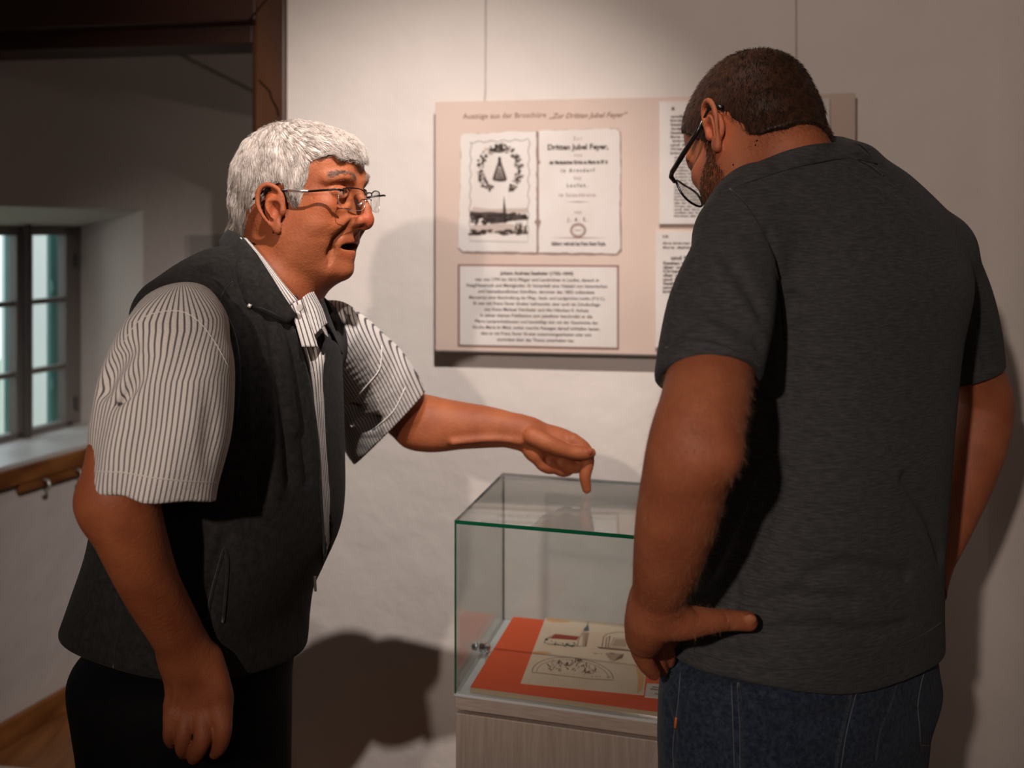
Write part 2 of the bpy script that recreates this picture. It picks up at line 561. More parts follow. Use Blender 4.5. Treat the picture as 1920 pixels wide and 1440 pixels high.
leaf = new_mat('shrub_leaves', (0.10, 0.28, 0.06), 0.6)
rnd = random.Random(3)
sb = MB()
for i in range(900):
    u = rnd.uniform(-4.2, -0.6); z = rnd.uniform(0.0, 1.3); n = rnd.uniform(3.3, 3.9)
    c = B(u, z, n)
    a = np.array([rnd.gauss(0, 1) for _ in range(3)]); a /= np.linalg.norm(a)
    b = np.cross(a, [rnd.gauss(0, 1) for _ in range(3)]); b /= np.linalg.norm(b)
    s = rnd.uniform(0.05, 0.1)
    sb.add([c - a * s, c - b * s * .5, c + a * s, c + b * s * .5], [(0, 1, 2, 3)])
tag(sb.build('shrub', leaf), 'bright green shrub outside the left casement', 'shrub', kind='stuff')
gr = new_mat('lawn', (0.20, 0.30, 0.13), 0.9)
add_noise(gr, 20, 4, color2=(0.28, 0.36, 0.18))
struct(MB().add([B(-9, -0.02, 0.36), B(6, -0.02, 0.36), B(6, -0.02, 14), B(-9, -0.02, 14)], [(0, 1, 2, 3)]).build('ground', gr))
# ------------------------------------------------------------------ writing
def text_mesh(body, shear=0.0, offset=0.0, spacing=1.0):
    cu = bpy.data.curves.new('lettering', 'FONT')
    cu.body = body
    cu.size = 1.0
    cu.shear = shear
    cu.offset = offset
    cu.space_character = spacing
    cu.resolution_u = 2
    o = bpy.data.objects.new('lettering', cu)
    COL.objects.link(o)
    dg = bpy.context.evaluated_depsgraph_get()
    me = bpy.data.meshes.new_from_object(o.evaluated_get(dg))
    bpy.data.objects.remove(o)
    bpy.data.curves.remove(cu)
    vs = np.array([v.co[:] for v in me.vertices]) if len(me.vertices) else np.zeros((0, 3))
    fs = [tuple(p.vertices) for p in me.polygons]
    bpy.data.meshes.remove(me)
    return vs, fs


def write(mb, body, s0, s1, zbase, frame, height=None, **kw):
    """fit a line of text between s0 and s1 with its baseline at zbase; frame(s, z) -> world"""
    vs, fs = text_mesh(body, **kw)
    if not len(vs): return
    x0, x1 = vs[:, 0].min(), vs[:, 0].max()
    sc = (s1 - s0) / (x1 - x0)
    sy = sc if height is None else height
    out = [frame(s0 + (v[0] - x0) * sc, zbase + v[1] * sy) for v in vs]
    mb.add(out, fs)


def ribbon(mb, pts, width, frame, closed=False, mi=0):
    """flat stroke of a given width along 2-D points"""
    pts = [np.array(p, float) for p in pts]
    n = len(pts)
    L, R = [], []
    for i in range(n):
        a = pts[(i - 1) % n] if (closed or i > 0) else pts[i]
        b = pts[(i + 1) % n] if (closed or i < n - 1) else pts[i]
        d = b - a
        d = d / (np.linalg.norm(d) + 1e-12)
        nn = np.array([-d[1], d[0]]) * width * 0.5
        L.append(pts[i] + nn); R.append(pts[i] - nn)
    vs = [frame(*p) for p in L] + [frame(*p) for p in R]
    m = n if closed else n - 1
    fs = [(i, (i + 1) % n, n + (i + 1) % n, n + i) for i in range(m)]
    mb.add(vs, fs, mi)


def poly(mb, pts, frame, mi=0):
    mb.add([frame(*p) for p in pts], [tuple(range(len(pts)))], mi)


# ------------------------------------------------------------------ the information panel
PO = 0.047     # the board stands this far off the wall
PT = 0.008
FO = PO + PT
tl, tr_, bl = on_wall(816, 188, FO), on_wall(1604, 178, FO), on_wall(820, 657, FO)
s0, s1 = tl[0], tr_[0]
zt, zb = (tl[1] + tr_[1]) / 2, bl[1]
panel = empty('information_panel', tuple(W(s0, zb, PO)))
tag(panel, 'large beige exhibition panel with an open book facsimile on the wall', 'panel')
MB().box(W(s0, zb, PO), WS * (s1 - s0), WN * PT, UP * (zt - zb)).build('board', M['panel'], panel, bevel=0.001)
MB().box(W(s0 + 0.001, zb - 0.0035, PO), WS * (s1 - s0 - 0.002), WN * PT, UP * 0.0035).build('bottom_edge', M['panel_edge'], panel)
for s in (s0 + 0.12, s1 - 0.12):
    MB().box(W(s - 0.02, zb + 0.1, 0.002), WS * 0.04, WN * (PO - 0.002), UP * (zt - zb - 0.2)).build('standoff', M['wood_sill'], panel)
for px in (909, 1494):
    s = on_wall(px, 100, 0.02)[0]
    MB().tube([W(s, zt - 0.02, PO - 0.004), W(s, zt + 0.03, 0.012), W(s, CEIL - 0.002, 0.006)], 0.0011, 6).build('hanging_wire', new_mat('steel_wire', (0.35, 0.31, 0.29), 0.4, 0.5), panel)


def PW(off):
    return lambda s, z: W(s, z, off)


def wpx(px, py, off=FO):
    return on_wall(px, py, off)


fp = PW(FO + 0.0005)
tx = MB()
a, b = wpx(868, 222), wpx(1024, 219)
write(tx, 'Auszüge aus der Broschüre', a[0], b[0], a[1] - 0.001, fp, offset=0.012)
a, b = wpx(1029, 221), wpx(1177, 217)
write(tx, '„Zur Dritten Jubel Feyer“', a[0], b[0], a[1] - 0.0015, fp, shear=0.35, offset=0.02)
tx.build('title_lettering', M['ink_soft'], panel)

# facsimile of the open booklet: two pages with worn outlines
def worn(px_pts, amp, seed):
    r = random.Random(seed)
    out = []
    n = len(px_pts)
    for i in range(n):
        p, q = np.array(px_pts[i], float), np.array(px_pts[(i + 1) % n], float)
        L = np.linalg.norm(q - p)
        k = max(1, int(L / 9))
        for j in range(k):
            x = p + (q - p) * j / k
            x = x + np.array([r.uniform(-amp, amp), r.uniform(-amp, amp)])
            out.append(wpx(*x))
    return out

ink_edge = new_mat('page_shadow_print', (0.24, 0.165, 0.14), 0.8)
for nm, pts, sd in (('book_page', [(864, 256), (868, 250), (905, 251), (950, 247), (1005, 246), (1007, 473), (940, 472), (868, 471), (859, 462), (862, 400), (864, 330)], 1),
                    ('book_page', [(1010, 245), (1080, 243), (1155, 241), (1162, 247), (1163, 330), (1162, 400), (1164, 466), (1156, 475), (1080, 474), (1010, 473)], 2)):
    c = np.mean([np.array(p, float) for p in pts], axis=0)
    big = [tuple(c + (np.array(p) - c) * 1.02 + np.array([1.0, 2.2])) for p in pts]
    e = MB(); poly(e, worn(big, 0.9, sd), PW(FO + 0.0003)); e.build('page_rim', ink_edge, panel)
    g = MB(); poly(g, worn(pts, 0.9, sd + 10), PW(FO + 0.0008)); pg = g.build(nm, M['paper'], panel)

fb = PW(FO + 0.0013)
# left page: wavy border, wreath with a robed figure, town view
art = MB()
def wp2(x, y): return wpx(x, y)
def wavy(x0, y0, x1, y1, n, amp):
    out = []
    for i in range(n + 1):
        t = i / n
        x, y = x0 + (x1 - x0) * t, y0 + (y1 - y0) * t
        w = amp * math.sin(t * n * 0.9)
        out.append(wp2(x + (w if abs(x1 - x0) < 5 else 0), y + (w if abs(y1 - y0) < 20 else 0)))
    return out
ribbon(art, wavy(881, 267, 992, 262, 34, 1.8), 0.0012, fb)
ribbon(art, wavy(992, 263, 990, 440, 46, 1.6), 0.0013, fb)
ribbon(art, wavy(883, 268, 881, 440, 46, 1.6), 0.0013, fb)
ribbon(art, [wp2(880, 440), wp2(881, 452), wp2(990, 454), wp2(990, 441)], 0.0008, fb)
r = random.Random(11)
def blob(mb, cx, cy, rx, ry, n=9, j=0.35):
    pts = []
    for k in range(n):
        t = 2 * math.pi * k / n
        q = 1 + r.uniform(-j, j)
        pts.append(wp2(cx + rx * q * math.cos(t), cy + ry * q * math.sin(t)))
    poly(mb, pts, fb)
for k in range(230):
    t = 2 * math.pi * r.random()
    if math.sin(t) > 0.80 and abs(math.cos(t)) < 0.42: continue
    if -0.9 < math.sin(t) < -0.72 and r.random() < 0.7: continue
    rr = 1 + r.uniform(-0.16, 0.16)
    x, y = 937 + 37 * rr * math.cos(t), 318 + 42 * rr * math.sin(t)
    blob(art, x, y, r.uniform(1.2, 3.4), r.uniform(1.0, 3.0))
blob(art, 932, 281, 13, 4.5, 14); blob(art, 940, 276, 5, 7, 10)
# the figure in the wreath
poly(art, [wp2(936, 297), wp2(938, 297), wp2(944, 315), wp2(951, 336), wp2(948, 340), wp2(938, 341), wp2(926, 339), wp2(923, 336), wp2(930, 315)], fb)
blob(art, 937, 300, 3.5, 5)
light = MB()
f2 = PW(FO + 0.0018)
for x0 in (931, 937, 943):
    ribbon(light, [wp2(937 + (x0 - 937) * .3, 312), wp2(x0, 335)], 0.0011, f2)
light.build('highlights', M['paper'], panel)
# town
poly(art, [wp2(945, 366), wp2(949, 395), wp2(950, 418), wp2(943, 418), wp2(943, 395)], fb)
poly(art, [wp2(881, 396), wp2(900, 398), wp2(920, 397), wp2(943, 399), wp2(965, 402), wp2(988, 402), wp2(989, 412), wp2(960, 414), wp2(941, 418), wp2(920, 420), wp2(912, 408), wp2(900, 410), wp2(881, 405)], fb)
for k in range(46):
    blob(art, r.uniform(883, 988), r.uniform(400, 414), r.uniform(2, 5), r.uniform(1.5, 3.5))
for k in range(26):
    blob(art, r.uniform(883, 915), r.uniform(404, 420), r.uniform(2, 6), r.uniform(1.5, 4))
for k in range(44):
    blob(art, r.uniform(884, 988), r.uniform(431, 440), r.uniform(3, 7), r.uniform(1, 2.5))
for k in range(14):
    blob(art, r.uniform(958, 986), r.uniform(420, 436), r.uniform(1, 2.4), r.uniform(3, 6))
art.build('woodcut_picture', new_mat('woodcut_ink', (0.07, 0.052, 0.045), 0.8, spec=0.2), panel)
soft = MB()
poly(soft, [wp2(888, 388), wp2(920, 392), wp2(988, 390), wp2(989, 400), wp2(881, 399)], PW(FO + 0.0010))
poly(soft, [wp2(884, 422), wp2(945, 419), wp2(988, 424), wp2(988, 438), wp2(883, 438)], PW(FO + 0.0010))
for k in range(50):
    t = 2 * math.pi * r.random()
    rr = 1 + r.uniform(-0.2, 0.2)
    if math.sin(t) > 0.85: continue
    blob(soft, 937 + 37 * rr * math.cos(t), 318 + 42 * rr * math.sin(t), r.uniform(2, 4), r.uniform(2, 3.5))
soft.build('picture_wash', new_mat('picture_wash', (0.43, 0.35, 0.31), 0.8), panel)
# centre fold
fold = MB()
poly(fold, [wp2(1006, 247), wp2(1010, 246), wp2(1011, 300), wp2(1014, 305), wp2(1010, 309), wp2(1011, 412), wp2(1015, 414), wp2(1010, 430), wp2(1010, 474), wp2(1006, 474), wp2(1007, 424), wp2(1002, 416), wp2(1006, 411), wp2(1007, 306)], PW(FO + 0.0016))
fold.build('centre_fold', ink_edge, panel)
# right page writing
pw = MB()
pws = MB()
lines = [('Zur', 1075, 1091, 263, .02, 2.0, pws), ('Dritten Jubel Feyer,', 1027, 1141, 281, .035, 1.0, pw), ('von', 1077, 1091, 294, .02, 1.6, pws),
         ('der Marianischen Kirche zu Maria im Mösl', 1030, 1139, 308, .05, 1.0, pw), ('in Arnsdorf', 1052, 1115, 323, .04, 1.7, pw),
         ('bey', 1077, 1090, 337, .02, 1.6, pws), ('Laufen.', 1063, 1102, 351, .03, 1.7, pw), ('Im Salzachkreise.', 1048, 1119, 369, .02, 1.5, pws),
         ('von', 1077, 1090, 401, .02, 1.6, pws), ('J. A. S.', 1064, 1101, 415, .05, 2.0, pw), ('Salzburg, gedruckt bey Franz Xaver Duyle.', 1034, 1136, 460, .04, 1.0, pw)]
for body, x0, x1, y, off, spc, tgt in lines:
    a, b = wp2(x0, y), wp2(x1, y)
    write(tgt, body, a[0], b[0], a[1], fb, offset=off, spacing=spc, height=None if spc == 1.0 and 'Mar' not in body and 'Salz' not in body else 0.0125)
for y, x0, x1 in ((378.5, 1062, 1105), (446, 1030, 1141)):
    poly(pws, [wp2(x0, y), wp2((x0 + x1) / 2, y - .9), wp2(x1, y), wp2((x0 + x1) / 2, y + .9)], fb)
c0 = wp2(1084, 432)
for k in range(26):
    t = 2 * math.pi * k / 26
    q = wp2(1084 + 13.5 * math.cos(t), 432 + 12 * math.sin(t))
    poly(pws, [(q[0] + 0.0028 * math.cos(t + a_), q[1] + 0.0028 * math.sin(t + a_)) for a_ in (0, 1.7, 3.1, 4.6)], fb)
ribbon(pws, [wp2(1084 + 10 * math.cos(2 * math.pi * k / 24), 432 + 9 * math.sin(2 * math.pi * k / 24)) for k in range(24)], 0.0012, fb, True)
ribbon(pws, [wp2(1078, 432), wp2(1090, 432)], 0.002, fb)
pw.build('page_lettering', M['ink'], panel)
pws.build('page_lettering', M['ink_soft'], panel)

# raised text tablet
def plate(name, px0, py0, px1, py1, thick, mat, x1=None):
    o = FO + thick
    a = on_wall(px0, py0, o); c = on_wall(px1, py1, o)
    return a, c, MB().box(W(a[0], c[1], FO + 0.0002), WS * (c[0] - a[0]), WN * thick, UP * (a[1] - c[1])).build(name, mat, panel, bevel=0.0006)
e = MB()
ta, tc_ = wpx(860, 497), wpx(1159, 654)
e.box(W(ta[0] - .002, tc_[1] - .002, FO), WS * (tc_[0] - ta[0] + .004), WN * 0.0012, UP * (ta[1] - tc_[1] + .004))
e.build('tablet_border', M['ink_soft'], panel)
a_, c_, tablet = plate('text_tablet', 862, 499, 1157, 652, 0.0022, M['paper'])
ft = PW(FO + 0.0028)
tt = MB()
s_mid = (a_[0] + c_[0]) / 2
rows = [('Johann Andreas Seethaler (1762–1844)', 938, 1075, .04), ('war von 1799 bis 1816 Pfleger und Landrichter in Laufen, danach in', 891, 1123, .02),
        ('Haag/Hausruck und Mattighofen. Er hinterließ eine Vielzahl von historischen', 875, 1139, .02),
        ('und heimatkundlichen Schriften, darunter das 1802 vollendete', 897, 1115, .02),
        ('Manuskript einer Beschreibung der Pfleg-, Stadt- und Landgerichte Laufen (712 S.).', 880, 1135, .02),
        ('Er war mit Franz Xaver Gruber befreundet, aber auch ein Schulkollege', 888, 1125, .02),
        ('von Franz Michael Vierthaler und Abt Nikolaus II. Achatz', 908, 1104, .02), ('In seiner kleinen Publikation zum Jubelfeier beschreibt er die', 901, 1111, .02),
        ('Pfarre Lamprechtshausen und beschäftigt sich mit der Geschichte der', 891, 1122, .02),
        ('Kirche Maria im Mösl, wobei manche Passagen darauf schließen lassen,', 887, 1125, .02),
        ('dass er mit Franz Xaver Gruber zusammengearbeitet oder sich', 902, 1109, .02), ('zumindest über das Thema unterhalten hat.', 932, 1077, .02)]
zt_, zb_ = on_wall(1000, 516, FO)[1], on_wall(1000, 640, FO)[1]
for i, (body, x0, x1, off) in enumerate(rows):
    t = i / (len(rows) - 1)
    z = zt_ + (zb_ - zt_) * t - (0.0 if i else -0.001)
    sa, sb_ = on_wall(x0, 560, FO)[0], on_wall(x1, 560, FO)[0]
    write(tt, body, sa, sb_, z, ft, offset=off)
tt.build('tablet_lettering', M['ink'], panel)

# the facsimile pages mounted on the right half
PTK = 0.016
def page(px0, py0, px1, py1):
    a, c, o = plate('page_plate', px0, py0, px1, py1, PTK, M['paper'])
    return a, c, o
fq = PW(FO + PTK + 0.0006)
a1, c1, pl1 = page(1236, 191, 1556, 420)
a2, c2, pl2 = page(1229, 434, 1556, 658)
def plines(rows, par, nm='plate_lettering'):
    mb = MB()
    for body, x0, y, hgt, x1 in rows:
        o = FO + PTK
        p, q = on_wall(x0, y, o), on_wall(x1, y, o)
        vs, fs = text_mesh(body, offset=0.04)
        xx0 = vs[:, 0].min(); xx1 = vs[:, 0].max()
        sc = (q[0] - p[0]) / (xx1 - xx0)
        mb.add([fq(p[0] + (v[0] - xx0) * sc, p[1] + v[1] * hgt) for v in vs], fs)
    mb.build(nm, M['ink'], par)
words = 'und Kirchen wollten alle Orten der Andacht ihre Seelen dahin bringen'.split()
rr_ = random.Random(4)
def mk(n):
    w = words[:]
    rr_.shuffle(w)
    return ' '.join(w[:n])
rows1 = [('8', 1259, 207, .011, 1265)]
for i in range(10):
    rows1.append((mk(5), 1257, 221 + i * 7.6, .0085, 1392))
rows1[7] = (mk(5), 1261, rows1[7][2], .0085, 1392)
for i in range(19):
    rows1.append((mk(6), 1264, 297 + i * 6.1, .0065, 1392))
plines(rows1, pl1)
rows2 = [('10', 1243, 446, .009, 1253), (mk(5), 1243, 458, .0075, 1392), (mk(5), 1243, 466, .0075, 1392), (mk(5), 1258, 487, .013, 1440)]
for i in range(8):
    rows2.append((mk(5), 1243, 496 + i * 7.6, .010, 1400))
for i in range(9):
    rows2.append((mk(6), 1252, 566 + i * 6.5, .0065, 1400))
rows2.append(('5', 1244, 627, .009, 1249))
plines(rows2, pl2)

# ------------------------------------------------------------------ the display case
CE = np.array([0.967, -0.253, 0.0]); CE /= np.linalg.norm(CE)
CD = np.array([0.253, 0.967, 0.0]); CD /= np.linalg.norm(CD)
CO = at(853, 975, 1.5); ZTOP = CO[2]; ZG = at(846, 1300, 1.5)[2]
CO[2] = 0
CW, CDP = 0.43, 0.30
def C3(w, d, z): return CO + CE * w + CD * d + UP * z
case = empty('display_case', tuple(C3(0, 0, 0)))
tag(case, 'glass-topped museum display case on a pale oak pedestal', 'display case')
MB().box(C3(0.0, 0.004, 0), CE * CW, CD * (CDP - 0.004), UP * (ZG - 0.034)).build('pedestal', M['oak'], case, bevel=0.0015)
MB().box(C3(0.012, 0.014, ZG - 0.034), CE * (CW - 0.024), CD * (CDP - 0.02), UP * 0.008).build('shadow_gap', M['wood_dark'], case)
MB().box(C3(0.0, 0.0, ZG - 0.026), CE * CW, CD * CDP, UP * 0.0225).build('base_board', M['oak_h'], case, bevel=0.0012)
MB().box(C3(-0.001, -0.0012, ZG - 0.0035), CE * (CW + 0.002), CD * (CDP + 0.002), UP * 0.0034).build('seal', new_mat('clear_seal', (0.55, 0.56, 0.56), 0.2), case)
gt = 0.006
g = M['glass_pane']
MB().box(C3(0, 0, ZG), CE * CW, CD * gt, UP * (ZTOP - ZG - gt)).build('glass_pane', g, case)
MB().box(C3(0, CDP - gt, ZG), CE * CW, CD * gt, UP * (ZTOP - ZG - gt)).build('glass_pane', g, case)
MB().box(C3(0, gt, ZG), CE * gt, CD * (CDP - 2 * gt), UP * (ZTOP - ZG - gt)).build('glass_pane', g, case)
MB().box(C3(CW - gt, gt, ZG), CE * gt, CD * (CDP - 2 * gt), UP * (ZTOP - ZG - gt)).build('glass_pane', g, case)
MB().box(C3(0, 0, ZTOP - gt), CE * CW, CD * CDP, UP * gt).build('glass_top', g, case)
ed = MB()
e_ = 0.0006
ed.box(C3(-e_, -e_, ZTOP - gt), CE * (CW + 2 * e_), CD * 0.0009, UP * gt)
ed.box(C3(-e_, -e_, ZG), CE * 0.0022, CD * (gt * .55), UP * (ZTOP - ZG - gt))
ed.box(C3(CW - 0.0015, -e_, ZG), CE * 0.002, CD * gt, UP * (ZTOP - ZG - gt))
ed.build('polished_edge', M['glass_edge'], case)
edg = MB()
edg.box(C3(-e_, 0, ZTOP - gt), CE * 0.0009, CD * CDP, UP * gt)
edg.box(C3(0, CDP - 0.0008, ZTOP - gt), CE * CW, CD * 0.0012, UP * gt)
edg.box(C3(0, CDP - 0.002, ZG), CE * 0.003, CD * 0.0022, UP * (ZTOP - ZG - gt))
edg.build('polished_edge', new_mat('grey_glass_edge', (0.13, 0.15, 0.15), 0.2), case)
lk = MB()
lp = C3(0.006, 0.125, ZG + 0.022)
lk.tube([lp, lp + CE * 0.010], [0.0085, 0.0085], 16)
lk.tube([lp + CE * 0.010, lp + CE * 0.018], [0.0055, 0.005], 12)
lk.tube([lp - CE * 0.014, lp - CE * 0.006], [0.006, 0.0075], 12)
lk.box(lp + CE * 0.012 - CD * 0.011 - UP * 0.012, CE * 0.003, CD * 0.02, UP * 0.005)
lk.build('lock', M['chrome'], case, bevel=0.0005)

# orange card, the drawing on it and the caption
ZC = ZG + 0.0145
card = empty('mounting_card', tuple(C3(0.02, 0.01, ZG)))
tag(card, 'orange-red mounting card lying inside the display case', 'card')
wc0 = 0.024
tilt = lambda d: 0.0
MB().box(C3(wc0, 0.008, ZG + 0.0005), CE * (CW - wc0 - 0.012), CD * (CDP - 0.018), UP * 0.0085).build('backing', M['card_edge'], card, bevel=0.0006)
MB().box(C3(wc0, 0.008, ZG + 0.009), CE * (CW - wc0 - 0.012), CD * (CDP - 0.018), UP * 0.0008).build('card_face', M['red_card'], card)
ZC = ZG + 0.0098
def c2(px, py, z=ZC):
    p = on_z(px, py, z) - CO
    return np.array([np.dot(p, CE), np.dot(p, CD)])
fl, frt, bk = c2(976, 1282), c2(1207, 1304), c2(1023, 1158)
dw0 = min(fl[0], bk[0]); 
sheet = empty('drawing_sheet', tuple(C3(fl[0], fl[1], ZC)))
tag(sheet, 'aged paper sheet with church and lunette sketches on the orange card', 'drawing')
shp = MB()
c4 = [c2(976, 1282), c2(1207, 1304), c2(1227, 1172), c2(1023, 1158)]
c4[2] = c4[3] + (c4[1] - c4[0])
nn = 14
vs, fs = [], []
for j in range(nn + 1):
    for i in range(nn + 1):
        u, v_ = i / nn, j / nn
        p = (c4[0] * (1 - u) + c4[1] * u) * (1 - v_) + (c4[3] * (1 - u) + c4[2] * u) * v_
        vs.append(C3(p[0], p[1], ZC + 0.0006))
for j in range(nn):
    for i in range(nn):
        a = j * (nn + 1) + i
        fs.append((a, a + 1, a + nn + 2, a + nn + 1))
o = shp.add(vs, fs).build('paper', M['old_paper'], sheet)
md = o.modifiers.new('thickness', 'SOLIDIFY'); md.thickness = 0.0008; md.offset = -1
zi = ZC + 0.0010
def fs_(w, d): return C3(w, d, zi)
def cp(x, y): return c2(x, y, ZC + 0.001)
# zoom-crop coordinates (8x, origin 1000,1140) to frame pixels
def q(x, y): return cp(1000 + x / 8.0, 1140 + y / 8.0)
sk, wash, blue, red, stn = MB(), MB(), MB(), MB(), MB()
def arc(cx, cy, rx, ry, t0, t1, n=30, sk_=0.0):
    return [q(cx + rx * math.cos(t) + 0, cy - ry * math.sin(t) + sk_ * rx * math.cos(t)) for t in np.linspace(t0, t1, n)]
# lunette
ribbon(sk, arc(590, 1010, 610, 265, 0.0, math.pi, 40, 0.09), 0.0011, fs_)
ribbon(sk, arc(590, 1005, 540, 225, 0.0, math.pi, 40, 0.09), 0.0008, fs_)
ribbon(sk, [q(-25, 962), q(400, 1010), q(800, 1060), q(1200, 1085)], 0.0013, fs_)
r = random.Random(21)
for k in range(60):
    x, y = r.uniform(230, 930), 0
    y = 900 + (x - 590) * 0.09 + r.uniform(-75, 65)
    if abs(x - 650) < 90: y -= r.uniform(0, 90)
    h = [(x + r.uniform(-38, 38), y + r.uniform(-38, 38)) for _ in range(3)]
    ribbon(sk if k % 2 else wash, [q(*p) for p in h], r.uniform(0.0009, 0.0019), fs_)
for k in range(12):
    x = r.uniform(600, 740)
    ribbon(sk, [q(x, 770 + r.uniform(-25, 40)), q(x + r.uniform(-30, 30), 800 + r.uniform(-20, 30))], 0.0016, fs_)
for x in (870, 930, 985, 1100, 1140):
    ribbon(sk, [q(x, 1020 + (x - 870) * .05), q(x + 25, 1028 + (x - 870) * .05)], 0.0014, fs_)
# church
poly(red, [q(325, 388), q(690, 428), q(648, 482), q(262, 455)], fs_)
poly(wash, [q(180, 470), q(262, 455), q(325, 388), q(215, 440)], fs_)
poly(blue, [q(745, 350), q(765, 300), q(790, 280), q(818, 228), q(832, 290), q(835, 345)], fs_)
for p in (((820, 200), (818, 240)), ((795, 380), (780, 570)), ((830, 370), (790, 575)), ((690, 430), (660, 570)), ((150, 520), (440, 560)), ((440, 560), (790, 578)), ((180, 470), (165, 520)), ((200, 545), (640, 572)), ((735, 370), (700, 440))):
    ribbon(blue if p[0][0] < 450 else sk, [q(*p[0]), q(*p[1])], 0.0013, fs_)
poly(wash, [q(740, 360), q(830, 365), q(790, 572), q(735, 565)], lambda w, d: C3(w, d, zi - 0.0002))
for k in range(18):
    x = r.uniform(215, 640); y = 485 + (x - 215) * 0.10 + r.uniform(0, 50)
    ribbon(blue, [q(x, y), q(x + r.uniform(8, 22), y + r.uniform(5, 25))], 0.0018, fs_)
for k in range(12):
    x = r.uniform(450, 640); y = 510 + r.uniform(0, 55)
    ribbon(blue, [q(x, y), q(x + r.uniform(5, 12), y + r.uniform(15, 35))], 0.0014, fs_)
blue_dot = [q(200 + 22 * math.cos(t), 470 + 20 * math.sin(t)) for t in np.linspace(0, 6.2, 9)]
poly(blue, blue_dot, fs_)
# porch / well head
ribbon(sk, [q(1030, 580), q(1055, 430), q(1110, 385), q(1280, 360), q(1420, 372)], 0.0016, fs_)
ribbon(sk, [q(1085, 585), q(1100, 450), q(1150, 420), q(1120, 590)], 0.0018, fs_)
ribbon(wash, [q(1150, 590), q(1210, 450), q(1400, 455), q(1440, 600), q(1180, 590)], 0.0022, fs_)
poly(wash, [q(1180, 570), q(1225, 465), q(1385, 468), q(1400, 580)], lambda w, d: C3(w, d, zi - 0.0002))
poly(sk, [q(950, 580), q(1100, 590), q(1440, 625), q(1500, 655), q(1000, 608)], fs_)
# small detail sketch and note
poly(wash, [q(1080, 680), q(1150, 670), q(1340, 690), q(1330, 740), q(1220, 800), q(1130, 760)], fs_)
poly(sk, [q(1220, 790), q(1270, 730), q(1360, 685), q(1340, 750)], lambda w, d: C3(w, d, zi + 0.0002))
poly(sk, [q(1135, 668), q(1230, 680), q(1200, 695)], lambda w, d: C3(w, d, zi + 0.0002))
for x in (900, 925, 950, 1010):
    ribbon(sk, [q(x, 675), q(x + 14, 690), q(x + 20, 678)], 0.0011, fs_)
poly(stn, [q(0, 650), q(90, 645), q(200, 652), q(280, 675), q(150, 695), q(0, 690)], lambda w, d: C3(w, d, zi - 0.0001))
poly(stn, [q(195, 150), q(330, 165), q(560, 195), q(520, 215), q(300, 210), q(200, 185)], lambda w, d: C3(w, d, zi - 0.0001))
poly(stn, [q(1530, 850), q(1600, 900), q(1670, 1000), q(1640, 1200), q(1560, 1290), q(1570, 1050)], lambda w, d: C3(w, d, zi - 0.0001))
sk.build('sepia_lines', M['sketch'], sheet)
wash.build('sepia_wash', M['sketch_l'], sheet)
blue.build('blue_wash', M['sketch_b'], sheet)
red.build('red_roof', M['sketch_r'], sheet)
stn.build('orange_stain', M['stain'], sheet)
cap = empty('caption_card', tuple(C3(*c2(1208, 1310), ZC)))
tag(cap, 'small white caption card at the corner of the drawing', 'caption')
k0, k1, k3 = c2(1209, 1308), c2(1262, 1313), c2(1213, 1284)
kk = [k0, k1, k3 + (k1 - k0), k3]
MB().add([C3(p[0], p[1], ZC + 0.0002) for p in kk] + [C3(p[0], p[1], ZC + 0.0028) for p in kk],
         [(3, 2, 1, 0), (4, 5, 6, 7), (0, 1, 5, 4), (1, 2, 6, 5), (2, 3, 7, 6), (3, 0, 4, 7)]).build('card', M['paper'], cap)
ct = MB()
kx = (k1 - k0) / np.linalg.norm(k1 - k0); ky = (k3 - k0)
kl = np.linalg.norm(ky); ky = ky / kl; kwid = np.linalg.norm(k1 - k0)
fk = lambda s, z: C3(*(k0 + kx * s + ky * z), ZC + 0.0031)
write(ct, 'Maria im Mösl', kwid * .22, kwid * .85, kl * .70, fk, offset=.03)
write(ct, 'Skizzenblatt', kwid * .15, kwid * .80, kl * .52, fk, offset=.03)
write(ct, '1862', kwid * .34, kwid * .55, kl * .18, fk, offset=.03)
ct.build('card_lettering', M['ink'], cap)
# ------------------------------------------------------------------ signed-distance modelling
BIG = 0.06
HS = 1.0      # voxel size factor


def smin(a, b, k):
    if k <= 0: return np.minimum(a, b)
    h = np.maximum(k - np.abs(a - b), 0) / k
    return np.minimum(a, b) - h * h * k * 0.25


def smax(a, b, k):
    return -smin(-a, -b, k)


def spline(P, n=6):
    """Catmull-Rom through the rows of P"""
    P = np.asarray(P, float)
    if len(P) < 3: 
        t = np.linspace(0, 1, n + 1)[:, None]
        return P[0] * (1 - t) + P[-1] * t
    Q = np.vstack([2 * P[0] - P[1], P, 2 * P[-1] - P[-2]])
    out = []
    for i in range(1, len(Q) - 2):
        for j in range(n):
            t = j / n
            a, b, c, d = Q[i - 1], Q[i], Q[i + 1], Q[i + 2]
            out.append(0.5 * ((2 * b) + (c - a) * t + (2 * a - 5 * b + 4 * c - d) * t * t + (3 * b - a - 3 * c + d) * t ** 3))
    out.append(Q[-2])
    return np.array(out)


